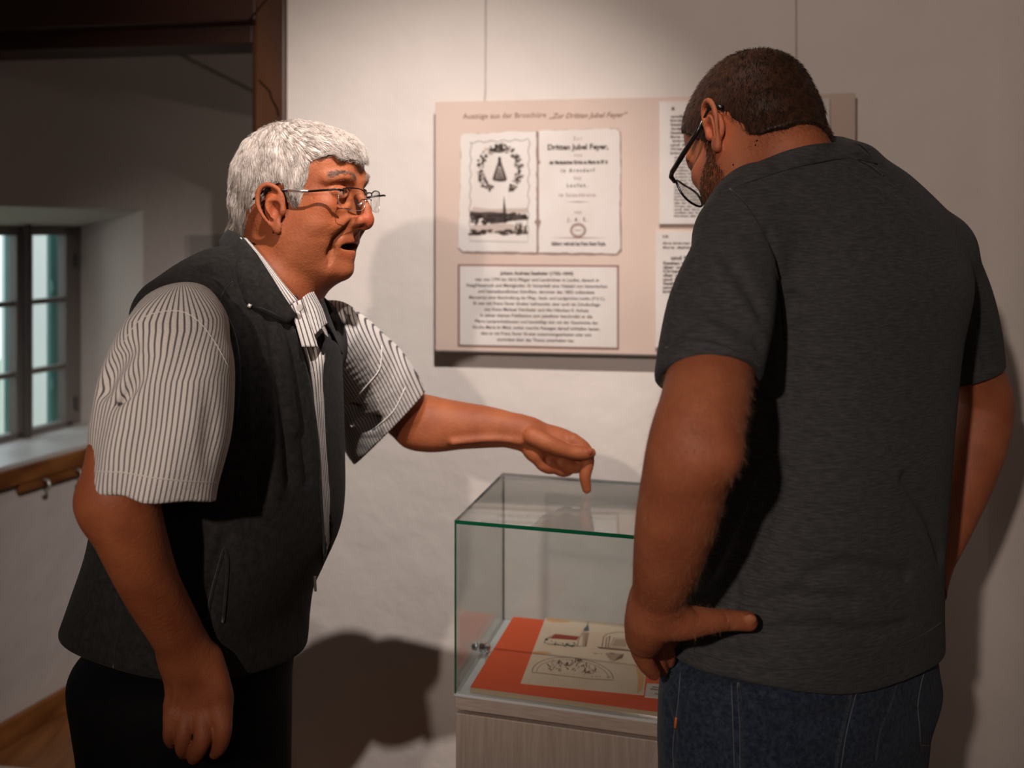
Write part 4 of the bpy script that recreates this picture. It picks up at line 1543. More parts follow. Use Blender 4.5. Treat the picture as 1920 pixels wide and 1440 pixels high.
def head_field(R, o, s=0.001, jowl=1.0, mouth=1.0, nose=1.0, ear=1.0, fat=1.0, earx=0.0, old=0.0):
    """an adult head in millimetres: x forward, y left, z up, origin between the ear canals"""
    h = Field(R, o, s)
    h.ell((-10, 0, 46), (90, 73, 80))
    h.ell((32, 0, 50), (62, 60, 58), 20)
    h.ell((36, 0, -22), (54, 57, 70), 25)
    h.ell((-30, 0, 0), (52, 62, 52), 25)
    for sg in (-1, 1):
        h.tube([(2, sg * 56, -30), (30, sg * 50, -66), (70, sg * 22, -84)], [15, 16, 14], 26)
        h.ell((62, sg * 40, -8), (24, 22, 20), 16)
        h.ell((52, sg * 40, -46), (30, 25 * jowl, 34), 18)
        h.ell((20, sg * 50, -38), (30, 20, 36), 20)
        h.tube([(91, sg * 7, 27), (88, sg * 26, 34), (72, sg * 48, 30)], [6, 7, 6], 14)
    h.ell((82, 0, -84), (17, 20, 15 + 2 * old), 14 - 4 * old)
    for sg in (-1, 1):
        h.ell((97, sg * 31, 12), (18, 18, 12), 12, 's')
        h.ell((74, sg * 32, 12), (15, 15, 14.5), 3)
        # lid folds
        h.tube([(86, sg * 16, 13), (88, sg * 30, 19), (80, sg * 46, 12)], 2.6, 3)
        h.tube([(86, sg * 17, 9), (87, sg * 30, 4), (79, sg * 45, 9)], 2.2, 3)
        h.tube([(86, sg * 16, -5), (86, sg * 30, -9), (76, sg * 44, -5)], 2.4, 7, 's')
        h.tube([(86, sg * 17, 22), (87, sg * 30, 26), (79, sg * 45, 20)], 1.8, 5, 's')
    # nose
    h.tube([(90, 0, 24), (99, 0, 8), (108, 0, -8), (115 * nose, 0, -22)], [7.5, 6.5, 7.5, 8.5], 8)
    h.ell((115 * nose, 0, -26), (10.5, 10, 9), 5)
    h.tube([(96, 0, -30), (104, 0, -35), (113, 0, -35)], [8, 7, 6], 8)
    for sg in (-1, 1):
        h.ell((103, sg * 12.5, -28), (11, 7, 8.5), 5)
        h.ell((108, sg * 7, -38), (6.5, 3.6, 4), 2, 's')
        h.tube([(95, sg * 20, -20), (92, sg * 22, -31), (96, sg * 18, -37)], 2.2, 4, 's')
    # mouth region
    h.ell((84, 0, -55), (17, 29, 22), 12)
    h.tube([(92, sg_ * 22, z) for sg_, z in ((-1, -57), (0, -55), (1, -57))], [4, 7, 4], 6)
    h.tube([(86, -23, -58), (97, -9, -56), (98, 0, -57.5), (97, 9, -56), (86, 23, -58)], [3, 4.5, 5, 4.5, 3], 4)
    h.tube([(84, -21, -69), (93, -8, -71), (94, 0, -71.5), (93, 8, -71), (84, 21, -69)], [3, 5, 5.5, 5, 3], 4)
    h.ell((93, 0, -63), (19, 22, 1.6 + 4.2 * mouth), 2, 's')
    if not old: h.tube([(86, -15, -79), (90, 0, -80), (86, 15, -79)], 3.5, 8, 's')
    h.tube([(104, 0, -41), (100, 0, -50)], 2.0, 4, 's')
    for sg in (-1, 1):
        h.tube([(101, sg * 19, -26), (95, sg * 28, -40), (86, sg * 33, -56), (80, sg * 33, -66)], [1, 1.3, 1.2, .8], 9, 's')
        h.tube([(82, sg * 27, -66), (78, sg * 30, -78), (72, sg * 30, -88)], [2, 2, 1.5], 6, 's')
    if old:
        for sg in (-1, 1):
            h.tube([(87, sg * 14, -8), (84, sg * 30, -14), (73, sg * 44, -8)], 3.4, 6)                       # bags under the eyes
            h.tube([(85, sg * 15, -16), (81, sg * 30, -22), (70, sg * 44, -17)], 1.6, 5, 's')
            h.tube([(91, sg * 21, -26), (84, sg * 33, -38), (76, sg * 40, -54)], [3, 6, 5], 14)              # cheek fold
            h.tube([(98, sg * 18, -28), (92, sg * 26.5, -42), (84, sg * 31, -58), (77, sg * 33, -72)], [1.2, 1.6, 1.4, 0.8], 8, 's')
            h.tube([(60, sg * 40, -82), (40, sg * 48, -84)], 2, 8, 's')
            for q_ in (0, 7, 14):
                h.tube([(66, sg * 53, 12 - q_), (57, sg * 58, 14 - 1.6 * q_)], 0.9, 3, 's')
        for z_ in (52, 60, 68):
            h.tube([(93 - (z_ - 50) * .14, yy, z_ + 2 * math.cos(yy * .08)) if abs(yy) < 20 else (86 - (z_ - 50) * .14, yy, z_) for yy in (-32, -12, 0, 12, 32)], 1.2, 4, 's')
    # under-chin
    h.ell((40 - 12 * old, 0, -86 - 6 * fat + 4 * old), (42 * fat, 40, 22 * fat), 22)
    # ears
    for sg in (-1, 1):
        e = Field()
        def E(x, y, z):
            # leaned back, back edge swung outwards
            x, z = x * ear, z * ear
            return (x - 0.16 * z + earx, sg * (71 + y - 0.38 * (x - 6)), z)
        e.ell(E(-7, 3, 4), (17 * ear, 6, 29 * ear), 0)
        e.ell(E(-4, 7, -28), (8.5 * ear, 4.5, 10 * ear), 6)
        e.tube([E(8, 6, 6), E(7, 8, 22), E(-2, 10, 33), E(-14, 10, 34), E(-24, 9, 24), E(-27, 8, 6), E(-22, 8, -10), E(-13, 7, -24), E(-4, 6, -34)],
               [3, 3.4, 3.8, 3.8, 4, 3.8, 3.4, 3.2, 4.5], 3)
        e.tube([E(0, 9, 22), E(-10, 9, 24), E(-19, 8, 14), E(-19, 8, -2), E(-12, 7, -18)], 2.6, 3, 's')
        e.tube([E(-2, 8, 12), E(-12, 8, 12), E(-15, 8, 0), E(-8, 8, -14)], [2.2, 2.8, 2.8, 2.4], 3)
        e.ell(E(-3, 9, -2), (7.5, 7, 11), 3, 's')
        e.ell(E(7, 7, -4), (4.5, 5, 7), 4)
        h.sub(e, 4)
    return h


def face_shift(x, z):
    """how far the front of the face sits above the canonical head, in mm"""
    w = np.clip((x - 18) / 50.0, 0, 1)
    w = w * w * (3 - 2 * w)
    low = np.clip((-42 - z) / 44.0, 0, 1)
    return w * (15 - 15 * low) * np.clip((125 - z) / 52.0, 0, 1)


def face_warp(P):
    Q_ = P.copy()
    x, z = P[:, 0], P[:, 2]
    Q_[:, 2] = z - face_shift(x, z)
    w = np.clip((x - 18) / 50.0, 0, 1)
    t = np.clip((-16 - z) / 26.0, 0, 1)
    Q_[:, 0] = x + 10 * w * w * (3 - 2 * w) * t * t * (3 - 2 * t)
    return Q_


def soft(d, w):
    return np.clip(0.5 - d / (2 * w), 0, 1)[:, None]


def paint_head(V, head, base, ops):
    """tint per vertex: ops are (prim args in head mm, colour, softness)"""
    P = (V - head.o) @ head.R / head.s
    if head.warp is not None: P = head.warp(P)
    col = base
    for c, r, colr, w in ops:
        q_ = (P - np.array(c)) / np.array(r)
        d = (np.sqrt((q_ * q_).sum(1)) - 1) * min(r)
        k = soft(d, w)
        col = col * (1 - k) + np.array(colr) * k
    return col


def fit_rows(CR, dy, yawv, ex=2.3, it=8):
    """sections (z, cx, cy, a, b) whose outline, seen from the eye, spans the given columns"""
    cu, su = math.cos(yawv), math.sin(yawv)
    th = np.linspace(0, 2 * math.pi, 120, endpoint=False)
    c, s = np.cos(th), np.sin(th)
    ue = np.sign(c) * np.abs(c) ** (2 / ex); ve = np.sign(s) * np.abs(s) ** (2 / ex)
    out = []
    for y, xl, xr, Yc, b in CR:
        z = CH - (y - HY) * Yc / F
        cx = ((xl + xr) / 2 - CX) * Yc / F
        a = (xr - xl) / 2 * Yc / F
        for _ in range(it):
            u, v = a * ue, b * ve
            X = cx + u * cu - v * su; Yv = Yc + u * su + v * cu
            px = CX + F * X / Yv
            wl, wr = px.min(), px.max()
            cx += ((xl + xr) - (wl + wr)) / 2 * Yc / F
            a = max(0.02, a + ((xr - xl) - (wr - wl)) / 2 * Yc / F * 0.9)
        out.append((z, cx, Yc, a, b))
    return out


def march(field, px, py, inset=0.0, t0=0.75, t1=1.9):
    """where the sight line of a frame pixel meets a field; inset moves the point along that line"""
    d = ray(px, py)
    ts = np.arange(t0, t1, 0.004)
    P = np.array([0, 0, CH]) + ts[:, None] * d
    f = field.eval(P)
    neg = np.nonzero(f < 0)[0]
    if not len(neg): return None
    i = neg[0]
    t = ts[i]
    if i > 0:
        t = ts[i - 1] + 0.004 * f[i - 1] / (f[i - 1] - f[i] + 1e-9)
    return np.array([0, 0, CH]) + (t + inset) * d


def on_field(field, pts, inset=0.0):
    out = [march(field, x, y, inset) for x, y in pts]
    return np.array([p for p in out if p is not None])


def crease(field, pts, r, k, inset, mode='s'):
    """press a fold into (or raise one on) a garment along frame pixels"""
    P = on_field(field, pts, inset)
    if len(P) > 1:
        n = len(P)
        rr = [r * (0.35 + 0.65 * math.sin(math.pi * (i + 0.5) / n)) for i in range(n)]
        field.tube(P, rr, k, mode, n=3)


def normals_of(o):
    me = o.data
    v = np.empty(len(me.vertices) * 3, np.float32); me.vertices.foreach_get('co', v)
    n = np.empty(len(me.vertices) * 3, np.float32); me.vertex_normals.foreach_get('vector', n)
    return v.reshape(-1, 3).astype(float), n.reshape(-1, 3).astype(float)


def short_hairs(name, roots, nrm, d, length, steps, width, mat, parent, lift, seed, jitter):
    """short hairs standing on given roots, combed along d"""
    rg = np.random.default_rng(seed)
    n = len(roots)
    D = np.asarray(d, float) + rg.normal(0, jitter, (n, 3))
    D = D - nrm * (D * nrm).sum(1)[:, None]
    D /= np.linalg.norm(D, axis=1)[:, None] + 1e-9
    L = length * rg.uniform(0.6, 1.3, n)[:, None]
    lf = lift * rg.uniform(0.4, 1.4, n)[:, None]
    side = np.cross(D, nrm)
    V = []
    for s in range(steps + 1):
        t = s / steps
        Pc = roots + D * L * t + nrm * (lf * t ** 1.3 - 0.0006)
        w = width * (1 - 0.8 * t)
        V += [Pc - side * w, Pc + side * w, Pc + nrm * w * 1.2]
    V = np.stack(V, 1)
    m = (steps + 1) * 3
    fl = np.array([(s * 3 + i, s * 3 + j, s * 3 + 3 + j, s * 3 + 3 + i) for s in range(steps) for i, j in ((0, 1), (1, 2), (2, 0))])
    Fc = (fl[None] + (np.arange(n) * m)[:, None, None]).reshape(-1, 4)
    return link(name, np_mesh(name, V.reshape(-1, 3), Fc), mat, parent)
# ------------------------------------------------------------------ the old man pointing at the case
SKIN1 = skin_material('weathered_skin', (0.31, 0.090, 0.033), (0.23, 0.060, 0.023), spots=(420, 0.0, 0.25, 0.18))
SHIRT = stripe_material()
VEST = cloth_material('charcoal_fleece', (0.0150, 0.0135, 0.0128), (0.027, 0.0245, 0.0235), 120, bump=0.6, fine=1400, sheen=0.03)
TROUS = cloth_material('black_trouser_cloth', (0.003, 0.003, 0.0035), (0.0045, 0.0045, 0.005), 80, bump=0.2, sheen=0.0)
HAIRW = hair_material('white_hair', (0.54, 0.48, 0.44), (0.38, 0.315, 0.275), scale=90)
DARKM = new_mat('dark_gunmetal', (0.03, 0.028, 0.028), 0.3, 0.8)


def T3(*pts):
    return np.array([at(*p) for p in pts])


# --- head frame: turned a little towards the camera and tipped forward
yaw, pitch = math.radians(21), math.radians(1.5)
HF = np.array([math.cos(yaw) * math.cos(pitch), -math.sin(yaw) * math.cos(pitch), -math.sin(pitch)])
R1 = rotm(HF, (math.sin(pitch), 0.02, 1))
HO1 = np.array([-0.318, 1.385, 1.578])
head1 = head_field(R1, HO1, 0.00101, jowl=1.06, mouth=0.45, nose=0.965, ear=0.95, fat=1.10, earx=13, old=1.0)
head1.warp = face_warp

# --- arms and hands
armN = Field()
armN.tube(T3((330, 620, 1.14), (275, 760, 1.08), (228, 905, 1.045), (226, 940, 1.04), (247, 1010, 1.05), (283, 1100, 1.085), (330, 1185, 1.13), (352, 1235, 1.15)),
          [0.034, 0.050, 0.044, 0.0425, 0.0385, 0.0345, 0.0325, 0.0330], 0, flat=[1, 1, 1, 1, .95, .9, .85, .75], nrm=(0.25, 1, 0.1), n=11)
armN.ell(at(196, 944, 1.035), (0.025, 0.024, 0.028), 0.025)
# back of the hand
armN.tube(T3((347, 1228, 1.15), (357, 1275, 1.155), (365, 1335, 1.155)), [0.033, 0.0355, 0.037], 0.012, flat=[.7, .5, .42], nrm=(0.12, 1, 0.25))
armN.tube(T3((395, 1235, 1.155), (412, 1290, 1.15), (414, 1330, 1.15)), [0.014, 0.0135, 0.012], 0.014)
fg = Field()
fg.tube(T3((323, 1325, 1.15), (321, 1362, 1.142), (320, 1380, 1.148), (323, 1391, 1.160)), [0.0105, 0.0102, 0.0096, 0.008])
fg.tube(T3((349, 1335, 1.148), (346, 1372, 1.136), (343, 1398, 1.142), (345, 1410, 1.156)), [0.0115, 0.0108, 0.0100, 0.0085], 0.003)
fg.tube(T3((379, 1340, 1.146), (381, 1380, 1.132), (371, 1408, 1.138), (364, 1420, 1.150)), [0.0128, 0.0118, 0.0104, 0.0086], 0.003)
fg.tube(T3((410, 1328, 1.148), (418, 1362, 1.138), (413, 1395, 1.142), (404, 1410, 1.152)), [0.0125, 0.0115, 0.0102, 0.0085], 0.003)
fg.tube(T3((404, 1262, 1.165), (420, 1310, 1.185), (416, 1352, 1.198)), [0.0145, 0.0125, 0.0105], 0.002)
armN.sub(fg, 0.008)
# tendons, veins and knuckles
for a, b in (((340, 1250), (325, 1335)), ((355, 1250), (350, 1342)), ((368, 1250), (381, 1346)), ((380, 1250), (408, 1335))):
    armN.tube(T3((a[0], a[1], 1.136), ((a[0] + b[0]) / 2, (a[1] + b[1]) / 2, 1.139), (b[0], b[1], 1.1415)), [0.002, 0.0026, 0.003], 0.008)
for x, y in ((324, 1343), (351, 1350), (382, 1352), (411, 1340)):
    armN.ell(at(x, y, 1.1405), (0.008, 0.006, 0.008), 0.009)
armN.tube(T3((352, 1240, 1.129), (372, 1275, 1.137), (378, 1320, 1.141)), [0.0016, 0.0018, 0.001], 0.004)
armN.tube(T3((345, 1330, 1.141), (357, 1300, 1.139), (349, 1270, 1.136)), [0.0014, 0.0016, 0.001], 0.004)

armF = Field()
armF.tube(T3((632, 655, 1.52), (700, 718, 1.60), (768, 779, 1.668), (800, 789, 1.672), (855, 797, 1.668), (915, 801, 1.664), (965, 807, 1.660), (990, 812, 1.658)),
          [0.035, 0.046, 0.0475, 0.0465, 0.0435, 0.0375, 0.0305, 0.0285], 0, flat=[1, 1, 1, 1, .95, .9, .85, .8], nrm=(0, 1, 0.2), n=11)
armF.ell(at(800, 822, 1.66), (0.04, 0.03, 0.018), 0.03)
armF.tube(T3((975, 812, 1.66), (1012, 824, 1.662), (1050, 832, 1.664), (1078, 840, 1.665)), [0.0285, 0.031, 0.0285, 0.021], 0.012, flat=[.8, .8, .9, .9], nrm=(0, 1, 0))
fh = Field()
fh.tube(T3((998, 818, 1.635), (1030, 833, 1.628), (1066, 846, 1.630), (1092, 850, 1.632), (1108, 849, 1.634)), [0.017, 0.0155, 0.0122, 0.0118, 0.009])      # thumb
fh.tube(T3((1074, 826, 1.652), (1096, 842, 1.648), (1102, 864, 1.648), (1097, 892, 1.647), (1100, 917, 1.650)), [0.0138, 0.0125, 0.0122, 0.0108, 0.0084], 0.0015)  # index
fh.tube(T3((1072, 838, 1.672), (1090, 866, 1.672), (1079, 877, 1.664), (1052, 868, 1.655)), [0.013, 0.0115, 0.0105, 0.009], 0.0015)   # middle
fh.tube(T3((1052, 846, 1.668), (1066, 878, 1.668), (1050, 882, 1.655), (1030, 868, 1.648)), [0.013, 0.0112, 0.0105, 0.009], 0.0015)   # ring
fh.tube(T3((1026, 846, 1.660), (1036, 876, 1.656), (1018, 874, 1.645), (1004, 858, 1.642)), [0.0125, 0.0108, 0.0100, 0.0088], 0.0015)  # little finger
fh.ell(at(1003, 845, 1.650), (0.022, 0.020, 0.019), 0.01)
armF.sub(fh, 0.006)
armF.tube(T3((1008, 838, 1.612), (1040, 852, 1.612), (1075, 862, 1.617)), 0.0018, 0.004, 's')
armF.ell(at(1106, 846.5, 1.6235), (0.0062, 0.0025, 0.0055), 0.0008)
armF.tube(T3((850, 830, 1.628), (920, 824, 1.630), (975, 828, 1.636)), [0.004, 0.0035, 0.003], 0.012)

body1 = Field()
body1.sub(head1)
# neck, and a spine and shoulder girdle under the clothes
RM = lambda x, y, z: HO1 + R1 @ (np.array([x, y, z]) * 0.00101)
RF = lambda x, y, z: RM(x, y, z + float(face_shift(x, z + face_shift(x, z))))
body1.tube([RM(-26, 0, -10), RM(-28, 0, -62), RM(-42, 0, -112), RM(-70, 0, -180)], [0.060, 0.062, 0.066, 0.070], 0.03)
body1.tube([RM(8, 0, -88), RM(-12, 0, -112), RM(-34, 0, -142)], [0.036, 0.043, 0.052], 0.03)
body1.tube([at(330, 625, 1.17), at(470, 620, 1.34), at(620, 665, 1.50)], [0.03, 0.05, 0.03], 0.03)
body1.tube([at(470, 580, 1.34), at(400, 800, 1.34), at(350, 1150, 1.34)], [0.08, 0.10, 0.10], 0.04)
body1.sub(armN, 0.01)
body1.sub(armF, 0.01)


def tint1(V):
    P = (V - HO1) @ R1 / 0.00101
    red = (1.0, 0.80, 0.78)
    col = np.ones((len(V), 3))
    col = paint_head(V, head1, col, [
        ((68, -40, -16), (26, 20, 24), (1.02, 0.84, 0.80), 12), ((68, 40, -16), (26, 20, 24), (1.02, 0.84, 0.80), 12),
        ((118, 0, -26), (16, 17, 14), (1.08, 0.72, 0.68), 8), ((-6, -76, 10), (22, 12, 34), (1.05, 0.80, 0.72), 8),
        ((96, 0, -57), (8, 20, 4.5), (0.92, 0.62, 0.60), 2), ((92, 0, -71), (8, 19, 5), (0.92, 0.62, 0.60), 2),
        ((84, 0, -63), (10, 20, 3.0), (0.10, 0.05, 0.05), 1.6),
        ((86, -31, 12), (9, 9.5, 4.4), (1.5, 2.6, 4.4), 1.2), ((88, 31, 12), (9, 9.5, 4.4), (1.5, 2.6, 4.4), 1.2),
        ((90, -30, 12), (3, 4.4, 4.2), (0.25, 0.35, 0.45), 0.8), ((90, 32, 12), (3, 4.4, 4.2), (0.25, 0.35, 0.45), 0.8)])
    z, x = V[:, 2], V[:, 0]
    # hands and wrists redder and greyer
    k = soft(V[:, 2] - 0.99, 0.08)
    k2 = (V[:, 0] < -0.28)[:, None] * k
    col = col * (1 - k2) + np.array([0.82, 0.84, 0.94]) * k2
    return col


person1 = sdf_obj('person', body1, 0.0019, SKIN1, None, it=3, attrs={'tint': tint1})
tag(person1, 'white-haired older man in a charcoal vest over a striped shirt, pointing at the glass case', 'person', 'two visitors at the display case')

# --- hair: a thick cap with combed strands
def poly_sd(P2, poly_):
    d = np.full(len(P2), 1e9)
    s = np.ones(len(P2))
    n = len(poly_)
    for i in range(n):
        a, b = np.array(poly_[i], float), np.array(poly_[i - 1], float)
        e = b - a; w = P2 - a
        t = np.clip((w @ e) / (e @ e), 0, 1)
        bb = w - t[:, None] * e
        d = np.minimum(d, (bb * bb).sum(1))
        c1 = P2[:, 1] >= a[1]; c2_ = P2[:, 1] < b[1]; c3 = e[0] * w[:, 1] > e[1] * w[:, 0]
        flip = (c1 & c2_ & c3) | (~c1 & ~c2_ & ~c3)
        s = np.where(flip, -s, s)
    return s * np.sqrt(d)


hair1 = Field(R1, HO1, 0.00101)
hair1.ell((-14, 0, 48), (101, 82, 87))
hair1.ell((40, 0, 80), (58, 62, 40), 18)
hair1.ell((-64, 0, 0), (46, 62, 50), 20)
hair1.tube([(-96, -30, -34), (-104, 0, -32), (-96, 30, -34)], [12, 13, 12], 14)
for sg in (-1, 1):
    hair1.tube([(18, sg * 68, 34), (17, sg * 70, 10), (14, sg * 70, -10)], [9, 7, 5], 8)
OUTL = [(-140, -42), (-112, -46), (-70, -52), (-34, -46), (-22, -24), (-20, 8), (-16, 28), (2, 38), (20, 34), (24, 12), (26, -8), (34, -8), (38, 14), (40, 30), (47, 44), (50, 66), (60, 76), (78, 78), (96, 72), (125, 76), (130, 170), (-150, 170)]
hair1.fun(lambda P: poly_sd(P[:, [0, 2]], OUTL), (0, 0, 0), 999, 6, 'i')
rng = np.random.default_rng(2)
ph = rng.uniform(0, 6.28, 8)
hair1.fun(lambda P: 1.6 * np.sin(P[:, 0] * 0.16 + P[:, 1] * 0.11 + 1.3 * np.sin(P[:, 2] * 0.06)) * np.sin(P[:, 2] * 0.05 + 0.4) + 1.0 * np.sin(P[:, 0] * 0.34 - P[:, 2] * 0.07), (0, 0, 0), 999, 0, 'd')
hair_o = sdf_obj('hair', hair1, 0.0022, HAIRW, person1)


def hdir(P):
    L = (P - HO1) @ R1 / 0.00101
    crown = np.array([-62.0, 0, 118])
    D = L - crown
    D[:, 1] *= 0.9
    front = np.clip((L[:, 0] + 10) / 60, 0, 1) * np.clip((L[:, 2] - 60) / 30, 0, 1)
    D = D / (np.linalg.norm(D, axis=1)[:, None] + 1e-6)
    D[:, 0] += 0.5 * front
    side = 1 - front
    D[:, 0] -= side * np.clip((70 - L[:, 2]) / 60, 0, 1) * 0.45
    D[:, 2] -= side * 0.5
    w = np.sin(L[:, 0] * 0.06 + L[:, 2] * 0.05)
    D[:, 0] += 0.22 * w
    return D @ R1.T


rts = surface_roots(hair_o, 13000, 7)
st = strands('hair_strands', hair1, rts, hdir, 0.026, 6, 0.00042, HAIRW, person1, lift=0.0030, seed=3, jitter=0.16)
join_into(hair_o, st)
# loose fringe and flick at the nape
fr_roots = surface_roots(hair_o, 500, 9, lambda v: (((v - HO1) @ R1 / 0.00101)[:, 0] > 84) | (((v - HO1) @ R1 / 0.00101)[:, 2] < -34))
st = strands('hair_strands', hair1, fr_roots, hdir, 0.020, 5, 0.00035, HAIRW, person1, lift=0.007, seed=5, jitter=0.3)
join_into(hair_o, st)
# eyebrows
head1_only = head1
bp_, bn_ = [], []
pv, pn = normals_of(person1)
from mathutils.kdtree import KDTree
hm = np.nonzero(np.linalg.norm(pv - RM(85, 0, 30), axis=1) < 0.09)[0]
kd = KDTree(len(hm))
for i_, j_ in enumerate(hm): kd.insert(pv[j_], i_)
kd.balance()
for sg in (-1, 1):
    for i in range(260):
        t = rng.uniform(0, 1)
        co, ix, _ = kd.find(RF(97 - 20 * t, sg * (9 + 38 * t), 33 + 5 * math.sin(t * 3) + rng.normal(0, 1.8)))
        bp_.append(pv[hm[ix]]); bn_.append(pn[hm[ix]])
bp_, bn_ = np.array(bp_), np.array(bn_)
dd = np.sign(((bp_ - HO1) @ R1)[:, 1])[:, None] * R1[:, 1] + 0.25 * R1[:, 2]
short_hairs('eyebrows', bp_, bn_, dd, 0.009, 3, 0.00032, hair_material('grey_brow', (0.20, 0.13, 0.10), (0.34, 0.25, 0.2)), person1, 0.0025, 8, 0.25)

# --- shirt and vest: a stack of sections through the leaning torso
YAW1 = math.radians(-18)
CR = [  # row, left px, right px, mid depth, side half width
    (1290, 84, 568, 1.33, 0.185), (1230, 82, 578, 1.33, 0.188), (1180, 90, 582, 1.33, 0.19), (1130, 108, 590, 1.33, 0.19), (1080, 128, 610, 1.33, 0.188),
    (1010, 155, 638, 1.33, 0.185), (950, 170, 647, 1.33, 0.182), (870, 190, 647, 1.33, 0.18), (780, 210, 645, 1.33, 0.178),
    (700, 232, 642, 1.33, 0.175), (640, 250, 636, 1.33, 0.168), (590, 285, 615, 1.33, 0.15), (545, 335, 585, 1.335, 0.115), (500, 390, 545, 1.35, 0.08)]


rows1v = fit_rows(CR, 0, YAW1)
vest = Field()
vest.stack(rows1v, YAW1, z_lo=0.90)
vest.tube(T3((334, 598, 1.19), (392, 545, 1.27), (445, 528, 1.34), (520, 575, 1.42), (600, 632, 1.48)), [0.060, 0.054, 0.050, 0.050, 0.055], 0.04)
# hem
def hemf(P):
    return (0.990 - 0.17 * (P[:, 0] + 0.66) + 0.2 * (1.3 - P[:, 1]) + 0.003 * np.sin(P[:, 0] * 20)) - P[:, 2]
vest.fun(hemf, (0, 0, 0), 99, 0.012, 'i')
# neck opening
vest.ell(RM(-16, 0, -132), (0.066, 0.072, 0.075), 0.008, 's')
vest.ell(RM(26, 0, -150), (0.05, 0.05, 0.05), 0.012, 's')
# drape folds
for pts, r_, k_, ins in ((((470, 585), (476, 680), (484, 800), (492, 930)), 0.006, 0.020, 0.001), (((500, 600), (512, 690), (528, 800), (540, 900)), 0.006, 0.020, 0.001),
        (((452, 600), (452, 660), (446, 740), (452, 840)), 0.006, 0.018, 0.0), (((530, 612), (550, 700), (566, 800), (578, 900)), 0.005, 0.016, 0.0),
        (((395, 505), (420, 530), (440, 560), (452, 590)), 0.005, 0.014, 0.0), (((370, 505), (400, 520), (430, 555)), 0.004, 0.012, 0.0),
        (((420, 1010), (400, 1080), (388, 1160)), 0.004, 0.010, 0.0), (((200, 1080), (240, 1110), (300, 1150)), 0.004, 0.02, 0.0), (((330, 1010), (345, 1100), (380, 1200)), 0.005, 0.02, 0.0)):
    crease(vest, pts, r_, k_, ins)
for pts, r_ in ((((488, 600), (496, 690), (508, 800), (516, 920)), 0.006), (((462, 590), (466, 680), (468, 800)), 0.006), (((516, 606), (532, 700), (548, 800)), 0.005)):
    crease(vest, pts, r_, 0.02, 0.004, 'u')
# armhole
vest.ell(at(338, 738, 1.02), (0.076, 0.148, 0.126), 0.010, 's')
vest.ell(at(655, 720, 1.56), (0.05, 0.06, 0.10), 0.012, 's')
# front opening showing the shirt
OPEN = [(578, 590), (584, 625), (590, 668), (596, 720), (601, 790), (606, 860), (610, 920), (613, 980), (612, 1045)]
FO_ = on_field(vest, OPEN, 0.004)
FSL = on_field(vest, [(543, 602), (566, 650), (583, 700), (590, 760), (596, 830), (601, 890), (605, 950), (608, 1010), (609, 1045)], 0.007)
FSR = on_field(vest, [(604, 606), (608, 650), (609, 700), (608, 760), (611, 830), (616, 890), (619, 950), (620, 1010), (617, 1045)], 0.007)
vest.tube(FO_, [0.026, 0.020, 0.0130, 0.0092, 0.0078, 0.0070, 0.0070, 0.0065, 0.002][:len(FO_)], 0.003, 's', nrm=(-0.3, 1, 0), flat=2.6)
vest_o = sdf_obj('vest', vest, 0.0028, VEST, person1)
vt = tree_of(vest_o)
SEAMV = cloth_material('vest_seam', (0.010, 0.009, 0.009), (0.02, 0.02, 0.02), 120)
ZIP = new_mat('zip_metal', (0.22, 0.20, 0.19), 0.35, 0.7)
seam(vt, [(248, 606), (272, 578), (310, 560), (350, 551), (392, 561), (425, 600), (441, 650), (446, 710), (440, 780)], 0.0042, 'armhole_binding', SEAMV, vest_o, 0.0)
seam(vt, [(388, 1160), (398, 1110), (412, 1060), (422, 1028), (427, 1050), (424, 1100), (418, 1165)], 0.0020, 'pocket', SEAMV, vest_o, 0.001)
seam(vt, [(230, 1170), (220, 1200), (212, 1262)], 0.0012, 'side_seam', SEAMV, vest_o, 0.0)
seam(vt, [(550, 618), (572, 690), (588, 770), (597, 850), (602, 940), (606, 1030), (597, 1110), (575, 1200), (556, 1262)], 0.0022, 'zip', SEAMV, vest_o, 0.0005)
seam(vt, [(412, 560), (424, 540), (436, 528)], 0.0008, 'shoulder_seam', SEAMV, vest_o, 0.0)
zp = cast(vt, 586, 1078, 0.002)
if zp is not None:
    MB().box(zp, (0.004, -0.001, 0), (0, -0.002, 0), (0.001, 0, -0.022)).build('zip_pull', ZIP, vest_o, bevel=0.0006)
# stand-up collar, turned over at the front
col_top = T3((442, 428, 1.42), (430, 433, 1.37), (450, 440, 1.315), (480, 478, 1.277), (520, 542, 1.262), (553, 592, 1.262))
col_mid = T3((440, 450, 1.44), (414, 452, 1.38), (432, 482, 1.285), (462, 522, 1.235), (505, 572, 1.232), (545, 600, 1.25))
col_bot = T3((452, 480, 1.45), (412, 474, 1.385), (440, 516, 1.275), (458, 562, 1.226), (500, 590, 1.228), (541, 606, 1.25))
patch('collar', [col_top, col_mid, col_bot], VEST, vest_o, 0.006)
zc = T3((466, 573, 1.222), (500, 583, 1.224), (540, 602, 1.246))
MB().tube(list(spline(zc, 6)), 0.0016, 8).build('collar_zip', SEAMV, vest_o, smooth=True)
MB().tube([at(465, 572, 1.219), at(471, 575, 1.219)], 0.0028, 8).build('zip_end', new_mat('zip_stop', (.8, .75, .7), .3, .5), vest_o, smooth=True)
# far side of the collar
patch('collar', [T3((604, 560, 1.34), (618, 600, 1.36), (634, 640, 1.40)), T3((600, 590, 1.33), (618, 620, 1.34), (640, 665, 1.40))], VEST, vest_o, 0.005)

